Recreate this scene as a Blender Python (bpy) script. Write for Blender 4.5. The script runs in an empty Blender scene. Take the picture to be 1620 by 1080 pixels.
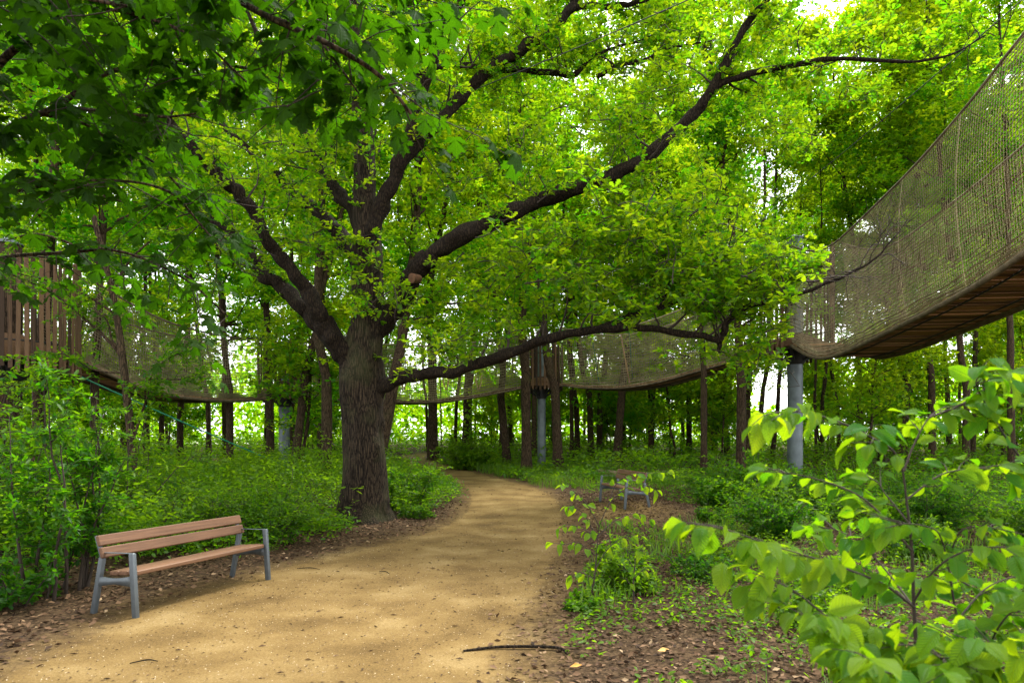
import bpy, math, random
import numpy as np
from mathutils import Vector, Matrix, Euler

C = bpy.context.scene
COL = C.collection
R = math.radians
rng = np.random.default_rng(7)
random.seed(7)

# ------------------------------------------------------------------ camera, sky, sun, exposure
F, HZ, EYE = 1080.0, 695.0, 1.7          # focal length and horizon row in pixels of the 1620 wide photograph, eye height
cam_d = bpy.data.cameras.new("camera")
cam = bpy.data.objects.new("camera", cam_d)
COL.objects.link(cam)
cam.location = (0, 0, EYE)
cam.rotation_euler = (R(90), 0, 0)
cam_d.sensor_width = 36.0
cam_d.lens = 36.0 * F / 1620.0
cam_d.shift_y = (HZ - 540.0) / 1620.0
cam_d.clip_start = 0.05
cam_d.clip_end = 3000
cam_d.dof.use_dof = True
cam_d.dof.focus_distance = 13.0
cam_d.dof.aperture_fstop = 4.0
C.camera = cam

SUN_EL, SUN_AZ = 58.0, 35.0              # azimuth from +Y (view direction) towards +X
world = bpy.data.worlds.new("World")
C.world = world
world.use_nodes = True
wn = world.node_tree
wn.nodes.clear()
sky = wn.nodes.new("ShaderNodeTexSky")
sky.sky_type = 'NISHITA'
sky.sun_disc = False
sky.sun_elevation = R(SUN_EL)
sky.sun_rotation = R(SUN_AZ)
sky.air_density = 1.0
sky.dust_density = 1.0
sky.ozone_density = 1.0
hs = wn.nodes.new("ShaderNodeHueSaturation")
hs.inputs["Saturation"].default_value = 0.06
bg = wn.nodes.new("ShaderNodeBackground")
bg.inputs["Strength"].default_value = 0.15
wo = wn.nodes.new("ShaderNodeOutputWorld")
wn.links.new(sky.outputs[0], hs.inputs["Color"])
wn.links.new(hs.outputs[0], bg.inputs["Color"])
wn.links.new(bg.outputs[0], wo.inputs["Surface"])

sun_d = bpy.data.lights.new("sun", 'SUN')
sun_d.energy = 1.5
sun_d.angle = R(14)
sun_d.color = (1.0, 0.95, 0.86)
sun = bpy.data.objects.new("sun", sun_d)
COL.objects.link(sun)
sd = Vector((math.sin(R(SUN_AZ)) * math.cos(R(SUN_EL)), math.cos(R(SUN_AZ)) * math.cos(R(SUN_EL)), math.sin(R(SUN_EL))))
sun.rotation_euler = sd.to_track_quat('Z', 'Y').to_euler()

C.view_settings.view_transform = 'Standard'
C.view_settings.look = 'None'
C.view_settings.exposure = 2.3
C.view_settings.gamma = 1.0
C.view_settings.use_curve_mapping = False
C.render.engine = 'CYCLES'
C.cycles.max_bounces = 8
C.cycles.diffuse_bounces = 6
C.cycles.glossy_bounces = 2
C.cycles.transmission_bounces = 6
C.cycles.transparent_max_bounces = 8
C.cycles.caustics_reflective = False
C.cycles.caustics_refractive = False
C.cycles.sample_clamp_indirect = 6.0
C.cycles.use_denoising = True

# ------------------------------------------------------------------ helpers
def px(u, v, Y):
    """the point that stands Y metres ahead of the camera and shows at pixel (u, v) of the photograph"""
    return np.array([(u - 810.0) / F * Y, Y, EYE + (HZ - v) / F * Y])

def zg(x, y):
    """ground height: level near the bench, rising gently into the wood"""
    x = np.asarray(x, float); y = np.asarray(y, float)
    z = np.clip(0.03 * (y - 15.0), 0, 1.25)
    z = z + 0.27 * np.exp(-((x - 2.9) ** 2 / 2.6 + (y - 15.2) ** 2 / 3.6))      # low rise under the far bench
    return z

def gpx(u, v):
    """ground point seen at pixel (u, v)"""
    k = max((v - HZ) / F, 1e-3)
    Y = EYE / k
    for _ in range(40):
        Y = 0.5 * Y + 0.5 * (EYE - float(zg(0, Y))) / k
    return np.array([(u - 810.0) / F * Y, Y])

def norm(a):
    a = np.asarray(a, float)
    return a / np.maximum(np.linalg.norm(a, axis=-1, keepdims=True), 1e-9)

def mesh_from(name, V, polys, smooth=False, tint=None, mat=None, blade=None):
    """polys: list of (M,k) index arrays"""
    me = bpy.data.meshes.new(name)
    V = np.asarray(V, np.float32)
    me.vertices.add(len(V))
    me.vertices.foreach_set("co", V.ravel())
    loops = np.concatenate([p.ravel() for p in polys]).astype(np.int32)
    tot = np.concatenate([np.full(len(p), p.shape[1]) for p in polys]).astype(np.int32)
    start = np.concatenate([[0], np.cumsum(tot)[:-1]]).astype(np.int32)
    me.loops.add(len(loops))
    me.loops.foreach_set("vertex_index", loops)
    me.polygons.add(len(tot))
    me.polygons.foreach_set("loop_start", start)
    me.polygons.foreach_set("loop_total", tot)
    if smooth:
        me.polygons.foreach_set("use_smooth", np.ones(len(tot), bool))
    if tint is not None:
        at = me.attributes.new("tint", 'FLOAT', 'FACE')
        at.data.foreach_set("value", np.asarray(tint, np.float32))
    if blade is not None:
        at = me.attributes.new("blade", 'FLOAT_VECTOR', 'POINT')
        at.data.foreach_set("vector", np.asarray(blade, np.float32).ravel())
    if mat is not None:
        me.materials.append(mat)
    me.update(calc_edges=True)
    return me

def link(name, data, parent=None, kind=None):
    o = bpy.data.objects.new(name, data)
    COL.objects.link(o)
    if parent is not None:
        o.parent = parent
    if kind:
        o["kind"] = kind
    return o

def tag(o, label=None, cat=None, group=None, kind=None):
    if label: o["label"] = label
    if cat: o["category"] = cat
    if group: o["group"] = group
    if kind: o["kind"] = kind
    return o

def thing(name, label, cat, loc=(0, 0, 0), rot=(0, 0, 0), group=None):
    o = bpy.data.objects.new(name, None)
    COL.objects.link(o)
    o.empty_display_size = 0.2
    o.location = tuple(float(c) for c in loc)
    o.rotation_euler = rot
    return tag(o, label, cat, group)

class MB:
    """collects tubes, boxes and loose faces for one mesh"""
    def __init__(s):
        s.V = []; s.P = {}; s.n = 0; s.T = {}
    def add(s, V, faces, tint=0.5):
        V = np.asarray(V, float)
        faces = np.asarray(faces, int) + s.n
        s.V.append(V); s.n += len(V)
        s.P.setdefault(faces.shape[1], []).append(faces)
        s.T.setdefault(faces.shape[1], []).append(np.full(len(faces), tint))
    def tube(s, pts, rad, sides=6, tint=0.5, cap=True, ridge=None):
        pts = np.asarray(pts, float); n = len(pts)
        rad = np.broadcast_to(np.asarray(rad, float), (n,))
        t = np.gradient(pts, axis=0); t = norm(t)
        up = np.array([0, 0, 1.0]) if abs(t[0, 2]) < 0.9 else np.array([1.0, 0, 0])
        a = norm(np.cross(t[0], up)); A = np.zeros((n, 3)); A[0] = a
        for i in range(1, n):
            a = a - t[i] * np.dot(a, t[i]); a = a / max(np.linalg.norm(a), 1e-9); A[i] = a
        B = np.cross(t, A)
        th = np.linspace(0, 2 * np.pi, sides, endpoint=False)
        rr = rad[:, None] * np.ones((n, sides))
        if ridge is not None: rr = rr + ridge(n, sides, th, rad)
        V = pts[:, None, :] + rr[..., None] * (np.cos(th)[None, :, None] * A[:, None, :] + np.sin(th)[None, :, None] * B[:, None, :])
        V = V.reshape(-1, 3)
        i = np.arange(n - 1)[:, None] * sides; j = np.arange(sides)[None, :]; j2 = (j + 1) % sides
        Fq = np.stack([i + j, i + j2, i + sides + j2, i + sides + j], -1).reshape(-1, 4)
        s.add(V, Fq, tint)
        if cap and sides >= 3:
            tip = pts[-1] + t[-1] * rad[-1] * 0.5
            s.V.append(tip[None]); k = s.n; s.n += 1
            b = k - sides
            f = np.stack([b + np.arange(sides), b + (np.arange(sides) + 1) % sides, np.full(sides, k)], -1)
            s.P.setdefault(3, []).append(f); s.T.setdefault(3, []).append(np.full(sides, tint))
    def box(s, c, half, M=None, tint=0.5, bev=0.0):
        c = np.asarray(c, float); h = np.asarray(half, float)
        sg = np.array([[x, y, z] for x in (-1, 1) for y in (-1, 1) for z in (-1, 1)], float)
        V = sg * h
        if M is not None: V = V @ np.asarray(M, float).T
        f = [[0, 1, 3, 2], [4, 6, 7, 5], [0, 4, 5, 1], [2, 3, 7, 6], [0, 2, 6, 4], [1, 5, 7, 3]]
        s.add(V + c, f, tint)
    def mesh(s, name, mat, smooth=True):
        ks = sorted(s.P)
        polys = [np.concatenate(s.P[k]) for k in ks]
        tint = np.concatenate([np.concatenate(s.T[k]) for k in ks])
        return mesh_from(name, np.concatenate(s.V), polys, smooth, tint, mat)
    def build(s, name, mat, parent=None, smooth=True, kind=None):
        return link(name, s.mesh(name, mat, smooth), parent, kind)

def bevel_box_mesh(name, half, mat, bev=0.006):
    """one box with chamfered edges"""
    import bmesh
    bm = bmesh.new()
    bmesh.ops.create_cube(bm, size=1.0)
    for v in bm.verts:
        v.co = Vector((v.co.x * 2 * half[0], v.co.y * 2 * half[1], v.co.z * 2 * half[2]))
    bmesh.ops.bevel(bm, geom=list(bm.edges), offset=bev, segments=1, affect='EDGES')
    me = bpy.data.meshes.new(name)
    bm.to_mesh(me); bm.free()
    me.materials.append(mat)
    return me

# leaf templates: x along the leaf, y across, z up; (verts, list of face arrays)
def fold(outline, k):
    """two half blades from one half outline [(x, y)...] folded along the midrib"""
    o = np.array(outline, float); n = len(o)
    V = [[0, 0, 0], [1, 0, 0]] + [[x, y, k * y] for x, y in o] + [[x, -y, k * y] for x, y in o]
    f1 = [0] + [1] + [2 + i for i in range(n - 1, -1, -1)]
    f2 = [1] + [0] + [2 + n + i for i in range(n)]
    return np.array(V, float), [np.array([f1]), np.array([f2])]
OAK = fold([(0.12, .05), (.25, .17), (.34, .09), (.5, .26), (.6, .14), (.76, .27), (.92, .13)], 0.25)
PLAIN = fold([(.3, .24), (.72, .2)], 0.22)
SLIM = fold([(.3, .15), (.7, .13)], 0.2)
DRY = (np.array([[0, 0, 0], [.5, .28, .14], [1, 0, .05], [.5, -.28, .10], [.5, 0, 0.0]], float),
       [np.array([[0, 4, 1], [4, 2, 1], [0, 3, 4], [3, 2, 4]])])

def leaf_arrays(pos, ax, nr, size, tmpl, tint):
    pos = np.asarray(pos, float); N = len(pos)
    ax = norm(ax); nr = norm(nr - ax * np.sum(nr * ax, -1, keepdims=True)); sd_ = np.cross(nr, ax)
    T, faces = tmpl
    V = pos[:, None, :] + np.asarray(size)[:, None, None] * (T[None, :, 0:1] * ax[:, None, :] + T[None, :, 1:2] * sd_[:, None, :] + T[None, :, 2:3] * nr[:, None, :])
    K = len(T)
    polys = []; tt = []
    for f in faces:
        polys.append((np.arange(N)[:, None, None] * K + f[None]).reshape(-1, f.shape[1]))
        tt.append(np.repeat(tint, len(f)))
    # merge equal-arity arrays
    by = {}
    for p, t in zip(polys, tt): by.setdefault(p.shape[1], []).append((p, t))
    P = [np.concatenate([a for a, _ in by[k]]) for k in sorted(by)]
    TT = np.concatenate([np.concatenate([b for _, b in by[k]]) for k in sorted(by)])
    return V.reshape(-1, 3), P, TT

def leaf_mesh(name, pos, ax, nr, size, tmpl, tint, mat):
    V, P, T = leaf_arrays(pos, ax, nr, size, tmpl, tint)
    return mesh_from(name, V, P, False, T, mat)

def rand_dir(n, r=rng):
    return norm(r.normal(size=(n, 3)))

# ------------------------------------------------------------------ materials
def new_mat(name):
    m = bpy.data.materials.new(name); m.use_nodes = True
    nt = m.node_tree; nt.nodes.clear()
    out = nt.nodes.new("ShaderNodeOutputMaterial")
    return m, nt, out
def N(nt, t, **kw):
    n = nt.nodes.new(t)
    for k, v in kw.items():
        if k in n.inputs: n.inputs[k].default_value = v
        else: setattr(n, k, v)
    return n
def ramp(nt, stops):
    r = nt.nodes.new("ShaderNodeValToRGB")
    e = r.color_ramp.elements
    while len(e) < len(stops): e.new(0.5)
    for i, (p, c) in enumerate(stops):
        e[i].position = p; e[i].color = (c[0], c[1], c[2], 1)
    return r

def leaf_mat(name, dark, light, trans_dark, trans_light, tw=0.5, gloss=0.05, rough=0.45, veins=False, objvar=0.0):
    m, nt, out = new_mat(name)
    L = nt.links
    at = N(nt, "ShaderNodeAttribute", attribute_name="tint")
    fac = at.outputs["Fac"]
    oi = N(nt, "ShaderNodeObjectInfo")
    ad = N(nt, "ShaderNodeMath", operation='MULTIPLY_ADD'); ad.inputs[1].default_value = objvar; L.new(oi.outputs["Random"], ad.inputs[0]); L.new(fac, ad.inputs[2])
    sb = N(nt, "ShaderNodeMath", operation='SUBTRACT'); L.new(ad.outputs[0], sb.inputs[0]); sb.inputs[1].default_value = objvar * 0.5; sb.use_clamp = True
    fac = sb.outputs[0]
    if veins:
        tc = N(nt, "ShaderNodeAttribute", attribute_name="blade"); sx = N(nt, "ShaderNodeSeparateXYZ"); L.new(tc.outputs["Vector"], sx.inputs[0])
        def mth(op, a, b_=None, c_=None):
            n_ = N(nt, "ShaderNodeMath", operation=op)
            for q_, v_ in enumerate((a, b_, c_)):
                if v_ is None: continue
                if isinstance(v_, (int, float)): n_.inputs[q_].default_value = v_
                else: L.new(v_, n_.inputs[q_])
            return n_.outputs[0]
        ay = mth('ABSOLUTE', sx.outputs[1])
        if veins == 'pinnate':
            w_ = mth('MULTIPLY', mth('MULTIPLY_ADD', ay, -0.75, sx.outputs[0]), 34.0)
            side_ = mth('POWER', mth('ABSOLUTE', mth('SINE', w_)), 0.5)
            v0 = mth('MINIMUM', mth('MULTIPLY', ay, 26.0), side_)
        else:
            d0 = mth('MULTIPLY', ay, 22.0)
            ds = [d0]
            for an in (0.62, 1.2):
                ds.append(mth('MULTIPLY', mth('ABSOLUTE', mth('SUBTRACT', mth('MULTIPLY', sx.outputs[0], math.sin(an)), mth('MULTIPLY', ay, math.cos(an)))), 24.0))
            w_ = mth('POWER', mth('ABSOLUTE', mth('SINE', mth('MULTIPLY', mth('MULTIPLY_ADD', ay, 0.5, sx.outputs[0]), 30.0))), 0.4)
            v0 = mth('MINIMUM', mth('MINIMUM', ds[0], mth('MINIMUM', ds[1], ds[2])), mth('MULTIPLY_ADD', w_, 0.5, 0.5))
        vn_ = mth('MINIMUM', v0, 1.0)
        bu = N(nt, "ShaderNodeBump"); bu.inputs["Strength"].default_value = 0.5; bu.inputs["Distance"].default_value = 0.004
        L.new(vn_, bu.inputs["Height"])
        wt = N(nt, "ShaderNodeTexCoord"); wn_ = N(nt, "ShaderNodeTexNoise"); wn_.inputs["Scale"].default_value = 28.0; wn_.inputs["Detail"].default_value = 3; L.new(wt.outputs["Object" if veins != 'pinnate' else "Object"], wn_.inputs["Vector"])
        fac = mth('ADD', mth('ADD', fac, mth('MULTIPLY_ADD', vn_, -0.22, 0.18)), mth('MULTIPLY_ADD', wn_.outputs["Fac"], 0.3, -0.15))
    r1 = ramp(nt, [(0, dark), (1, light)]); L.new(fac, r1.inputs[0])
    r2 = ramp(nt, [(0, trans_dark), (1, trans_light)]); L.new(fac, r2.inputs[0])
    d = N(nt, "ShaderNodeBsdfDiffuse"); L.new(r1.outputs[0], d.inputs[0])
    t = N(nt, "ShaderNodeBsdfTranslucent"); L.new(r2.outputs[0], t.inputs[0])
    g = N(nt, "ShaderNodeBsdfGlossy"); g.inputs["Roughness"].default_value = rough; g.inputs["Color"].default_value = (0.9, 0.95, 1, 1)
    if veins:
        for s in (d, t, g): L.new(bu.outputs[0], s.inputs["Normal"])
    a = N(nt, "ShaderNodeMixShader"); a.inputs[0].default_value = tw; L.new(d.outputs[0], a.inputs[1]); L.new(t.outputs[0], a.inputs[2])
    b = N(nt, "ShaderNodeMixShader"); b.inputs[0].default_value = gloss; L.new(a.outputs[0], b.inputs[1]); L.new(g.outputs[0], b.inputs[2])
    L.new(b.outputs[0], out.inputs[0])
    return m

def bark_mat(name, c1, c2, sc=1.0, bump=0.6, moss=0.0, st=(22, 22, 4.2)):
    m, nt, out = new_mat(name); L = nt.links
    tc = N(nt, "ShaderNodeTexCoord")
    mp = N(nt, "ShaderNodeMapping"); mp.inputs["Scale"].default_value = (st[0] * sc, st[1] * sc, st[2] * sc); L.new(tc.outputs["Object"], mp.inputs[0])
    no = N(nt, "ShaderNodeTexNoise"); no.inputs["Scale"].default_value = 2.5 * sc; no.inputs["Detail"].default_value = 4; L.new(tc.outputs["Object"], no.inputs["Vector"])
    mx = N(nt, "ShaderNodeMix", data_type='VECTOR'); mx.inputs[0].default_value = 0.12
    L.new(mp.outputs[0], mx.inputs[4]); 
    sc_ = N(nt, "ShaderNodeVectorMath", operation='SCALE'); L.new(no.outputs["Color"], sc_.inputs[0]); sc_.inputs["Scale"].default_value = 14.0
    L.new(sc_.outputs[0], mx.inputs[5])
    vo = N(nt, "ShaderNodeTexVoronoi", feature='DISTANCE_TO_EDGE'); vo.inputs["Scale"].default_value = 1.0; L.new(mx.outputs[1], vo.inputs["Vector"])
    n2 = N(nt, "ShaderNodeTexNoise"); n2.inputs["Scale"].default_value = 30 * sc; n2.inputs["Detail"].default_value = 6; L.new(tc.outputs["Object"], n2.inputs["Vector"])
    r = ramp(nt, [(0.0, (0, 0, 0)), (0.22, (0.75, 0.75, 0.75)), (0.6, (1, 1, 1))]); L.new(vo.outputs["Distance"], r.inputs[0])
    mu = N(nt, "ShaderNodeMath", operation='MULTIPLY'); L.new(r.outputs[0], mu.inputs[0]); L.new(n2.outputs["Fac"], mu.inputs[1])
    cr = ramp(nt, [(0.02, c1), (0.55, c2)]); L.new(mu.outputs[0], cr.inputs[0])
    col = cr.outputs[0]
    if moss > 0:
        n3 = N(nt, "ShaderNodeTexNoise"); n3.inputs["Scale"].default_value = 1.6; n3.inputs["Detail"].default_value = 5; L.new(tc.outputs["Object"], n3.inputs["Vector"])
        r3 = ramp(nt, [(0.5, (0, 0, 0)), (0.7, (moss, moss, moss))]); L.new(n3.outputs["Fac"], r3.inputs[0])
        mm = N(nt, "ShaderNodeMix", data_type='RGBA'); L.new(r3.outputs[0], mm.inputs[0]); L.new(col, mm.inputs[6]); mm.inputs[7].default_value = (0.075, 0.085, 0.03, 1)
        col = mm.outputs[2]
    p = N(nt, "ShaderNodeBsdfPrincipled"); p.inputs["Roughness"].default_value = 0.9; p.inputs["Specular IOR Level"].default_value = 0.15
    L.new(col, p.inputs["Base Color"])
    bu = N(nt, "ShaderNodeBump"); bu.inputs["Strength"].default_value = bump; bu.inputs["Distance"].default_value = 0.03; L.new(mu.outputs[0], bu.inputs["Height"])
    L.new(bu.outputs[0], p.inputs["Normal"]); L.new(p.outputs[0], out.inputs[0])
    return m

def wood_mat(name, c1, c2, axis=0, rough=0.6, objvar=0.25, sc=1.0):
    m, nt, out = new_mat(name); L = nt.links
    tc = N(nt, "ShaderNodeTexCoord"); oi = N(nt, "ShaderNodeObjectInfo")
    mp = N(nt, "ShaderNodeMapping"); s = [40 * sc] * 3; s[axis] = 1.6 * sc; mp.inputs["Scale"].default_value = s
    L.new(tc.outputs["Object"], mp.inputs[0])
    vm = N(nt, "ShaderNodeVectorMath", operation='ADD'); L.new(mp.outputs[0], vm.inputs[0])
    cx = N(nt, "ShaderNodeCombineXYZ"); m9 = N(nt, "ShaderNodeMath", operation='MULTIPLY'); L.new(oi.outputs["Random"], m9.inputs[0]); m9.inputs[1].default_value = 77.0
    for i in range(3): L.new(m9.outputs[0], cx.inputs[i])
    L.new(cx.outputs[0], vm.inputs[1])
    no = N(nt, "ShaderNodeTexNoise"); no.inputs["Scale"].default_value = 1.0; no.inputs["Detail"].default_value = 6; no.inputs["Roughness"].default_value = 0.65; L.new(vm.outputs[0], no.inputs["Vector"])
    ad = N(nt, "ShaderNodeMath", operation='MULTIPLY_ADD'); L.new(oi.outputs["Random"], ad.inputs[0]); ad.inputs[1].default_value = objvar; L.new(no.outputs["Fac"], ad.inputs[2])
    sb = N(nt, "ShaderNodeMath", operation='SUBTRACT'); L.new(ad.outputs[0], sb.inputs[0]); sb.inputs[1].default_value = objvar * 0.5
    r = ramp(nt, [(0.3, c1), (0.72, c2)]); L.new(sb.outputs[0], r.inputs[0])
    p = N(nt, "ShaderNodeBsdfPrincipled"); p.inputs["Roughness"].default_value = rough; p.inputs["Specular IOR Level"].default_value = 0.3
    L.new(r.outputs[0], p.inputs["Base Color"])
    bu = N(nt, "ShaderNodeBump"); bu.inputs["Strength"].default_value = 0.25; bu.inputs["Distance"].default_value = 0.004; L.new(no.outputs["Fac"], bu.inputs["Height"]); L.new(bu.outputs[0], p.inputs["Normal"])
    L.new(p.outputs[0], out.inputs[0])
    return m

def plain_mat(name, col, rough=0.6, metal=0.0, var=0.25, scale=8.0, bump=0.0):
    m, nt, out = new_mat(name); L = nt.links
    tc = N(nt, "ShaderNodeTexCoord")
    no = N(nt, "ShaderNodeTexNoise"); no.inputs["Scale"].default_value = scale; no.inputs["Detail"].default_value = 5; L.new(tc.outputs["Object"], no.inputs["Vector"])
    a = [c * (1 - var) for c in col]; b = [min(1, c * (1 + var)) for c in col]
    r = ramp(nt, [(0.3, a), (0.7, b)]); L.new(no.outputs["Fac"], r.inputs[0])
    p = N(nt, "ShaderNodeBsdfPrincipled"); p.inputs["Roughness"].default_value = rough; p.inputs["Metallic"].default_value = metal
    L.new(r.outputs[0], p.inputs["Base Color"])
    if bump:
        bu = N(nt, "ShaderNodeBump"); bu.inputs["Strength"].default_value = bump; bu.inputs["Distance"].default_value = 0.01; L.new(no.outputs["Fac"], bu.inputs["Height"]); L.new(bu.outputs[0], p.inputs["Normal"])
    L.new(p.outputs[0], out.inputs[0])
    return m

def tint_mat(name, stops, rough=0.85):
    m, nt, out = new_mat(name); L = nt.links
    at = N(nt, "ShaderNodeAttribute", attribute_name="tint")
    r = ramp(nt, stops); L.new(at.outputs["Fac"], r.inputs[0])
    p = N(nt, "ShaderNodeBsdfPrincipled"); p.inputs["Roughness"].default_value = rough; p.inputs["Specular IOR Level"].default_value = 0.2
    L.new(r.outputs[0], p.inputs["Base Color"]); L.new(p.outputs[0], out.inputs[0])
    return m

M = {}
M["oak_leaf"] = leaf_mat("oak_leaf", (.025, .11, .003), (.12, .19, .005), (.13, .44, .003), (.60, .70, .008), 0.60, 0.012)
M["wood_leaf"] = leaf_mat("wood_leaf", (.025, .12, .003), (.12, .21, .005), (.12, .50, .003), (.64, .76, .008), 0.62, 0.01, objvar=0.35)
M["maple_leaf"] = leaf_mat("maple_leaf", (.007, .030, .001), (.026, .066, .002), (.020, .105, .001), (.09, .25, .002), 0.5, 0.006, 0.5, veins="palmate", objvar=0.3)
M["bush_leaf"] = leaf_mat("bush_leaf", (.018, .080, .003), (.090, .175, .005), (.07, .30, .002), (.36, .58, .006), 0.53, 0.012, objvar=0.2)
M["cherry_leaf"] = leaf_mat("cherry_leaf", (.022, .11, .003), (.12, .22, .005), (.12, .36, .003), (.52, .66, .006), 0.52, 0.008, 0.45, veins="pinnate", objvar=0.65)
M["bark"] = bark_mat("oak_bark", (.005, .0032, .002), (.060, .042, .025), 1.0, 1.0, 0.35, (34, 34, 3.4))
M["limb_bark"] = bark_mat("limb_bark", (.005, .0032, .002), (.034, .023, .013), 1.5, 0.9, 0.0)
M["tree_bark"] = bark_mat("tree_bark", (.012, .0075, .0045), (.105, .068, .038), 1.4, 0.8, 0.2, (26, 26, 3.2))
M["twig"] = plain_mat("twig_bark", (.030, .019, .012), 0.9)
M["slat_wood"] = wood_mat("slat_wood", (.036, .020, .010), (.135, .076, .038), 2, 0.8, 0.6)
M["deck_wood"] = wood_mat("deck_wood", (.075, .038, .016), (.26, .14, .062), 0, 0.85, 0.6)
M["bench_wood"] = wood_mat("bench_wood", (.085, .042, .022), (.19, .097, .050), 0, 0.55, 0.12)
M["grey_wood"] = wood_mat("grey_wood", (.13, .09, .055), (.34, .25, .16), 0, 0.85, 0.2)
M["bench_metal"] = plain_mat("bench_metal", (.085, .100, .110), 0.5, 0.3, 0.12, 14)
M["steel"] = plain_mat("galvanised_steel", (.115, .140, .148), 0.55, 0.4, 0.3, 3.0)
M["dark_steel"] = plain_mat("dark_steel", (.03, .03, .03), 0.6, 0.4, 0.2)
M["rope"] = plain_mat("net_rope", (.235, .195, .105), 0.9, 0, 0.35, 3.0)
M["edge_rope"] = plain_mat("edge_rope", (.120, .088, .050), 0.9, 0, 0.4, 6.0, 0.5)
M["green_rope"] = plain_mat("green_rope", (.004, .16, .075), 0.6, 0, 0.15)
M["wire"] = plain_mat("wire", (.16, .15, .13), 0.5, 0.5, 0.1)
M["pale_wood"] = wood_mat("pale_wood", (.42, .25, .12), (.60, .40, .22), 2, 0.6, 0.2)
M["cut_wood"] = plain_mat("cut_wood", (.10, .045, .018), 0.85, 0, 0.4, 14)
M["dry_leaf"] = tint_mat("dry_leaf", [(0, (.020, .011, .006)), (.45, (.080, .043, .021)), (.8, (.165, .098, .052)), (1, (.30, .21, .12))])
M["grass"] = leaf_mat("grass_blade", (.04, .12, .008), (.13, .22, .012), (.08, .25, .004), (.26, .42, .008), 0.4, 0.02)
M["pebble"] = tint_mat("pebble", [(0, (.10, .06, .03)), (.5, (.24, .17, .09)), (1, (.55, .46, .32))])
M["chip"] = tint_mat("chip", [(0, (.04, .022, .012)), (.6, (.12, .07, .035)), (1, (.25, .17, .09))])
M["far_leaf"] = leaf_mat("far_leaf", (.035, .14, .005), (.13, .24, .008), (.15, .52, .005), (.52, .70, .010), 0.6, 0.0)

# ------------------------------------------------------------------ ground and path
# path outline: (row, left column, right column) of the photograph, dropped on the ground
PATH = [(1250, -560, 770), (1150, -260, 785), (1080, -20, 800), (1040, 70, 800), (1000, 150, 812), (960, 235, 838), (920, 370, 866), (890, 480, 880), (865, 590, 888), (840, 688, 892),
        (815, 733, 890), (795, 744, 886), (780, 744, 868), (768, 730, 835), (757, 706, 790), (748, 678, 755), (740, 656, 722), (733, 640, 690), (727, 634, 676), (722, 638, 672), (719, 648, 688), (717, 662, 720)]
PL = np.array([gpx(l, v) for v, l, r in PATH]); PR = np.array([gpx(r, v) for v, l, r in PATH])
pc = (PL + PR) / 2; pw = np.linalg.norm(PR - PL, axis=1) / 2
_t = np.linspace(0, len(pc) - 1, 240)
def _smooth(a, it=3):
    for _ in range(it):
        b = a.copy(); b[1:-1] = 0.25 * a[:-2] + 0.5 * a[1:-1] + 0.25 * a[2:]; a = b
    return a
PLs = _smooth(np.stack([np.interp(_t, np.arange(len(PL)), PL[:, i]) for i in (0, 1)], 1), 8)
PRs = _smooth(np.stack([np.interp(_t, np.arange(len(PR)), PR[:, i]) for i in (0, 1)], 1), 8)
POLY = np.concatenate([PLs, PRs[::-1]])

def inside_path(x, y):
    x = np.asarray(x, float); y = np.asarray(y, float)
    res = np.zeros(x.shape, bool)
    j = len(POLY) - 1
    for i in range(len(POLY)):
        xi, yi = POLY[i]; xj, yj = POLY[j]
        c = ((yi > y) != (yj > y)) & (x < (xj - xi) * (y - yi) / ((yj - yi) + 1e-12) + xi)
        res ^= c; j = i
    return res
def path_dist(x, y):
    """distance outside the path's edge (negative inside)"""
    x = np.asarray(x, float).ravel(); y = np.asarray(y, float).ravel()
    d = np.full(x.shape, 1e9)
    E = np.concatenate([PLs[::2], PRs[::2]])
    for s in range(0, len(x), 40000):
        xs = x[s:s + 40000, None]; ys = y[s:s + 40000, None]
        d[s:s + 40000] = np.sqrt(((xs - E[:, 0]) ** 2 + (ys - E[:, 1]) ** 2).min(1))
    return np.where(inside_path(x, y), -d, d)

def vnoise(x, y, seed, f):
    """smooth value noise"""
    r = np.random.default_rng(seed); n = 256; g = r.random((n, n))
    X = x * f + 1000; Y_ = y * f + 1000
    i = np.floor(X).astype(int); j = np.floor(Y_).astype(int); a = X - i; b = Y_ - j
    a = a * a * (3 - 2 * a); b = b * b * (3 - 2 * b)
    return (g[i % n, j % n] * (1 - a) * (1 - b) + g[(i + 1) % n, j % n] * a * (1 - b) + g[i % n, (j + 1) % n] * (1 - a) * b + g[(i + 1) % n, (j + 1) % n] * a * b)

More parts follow.
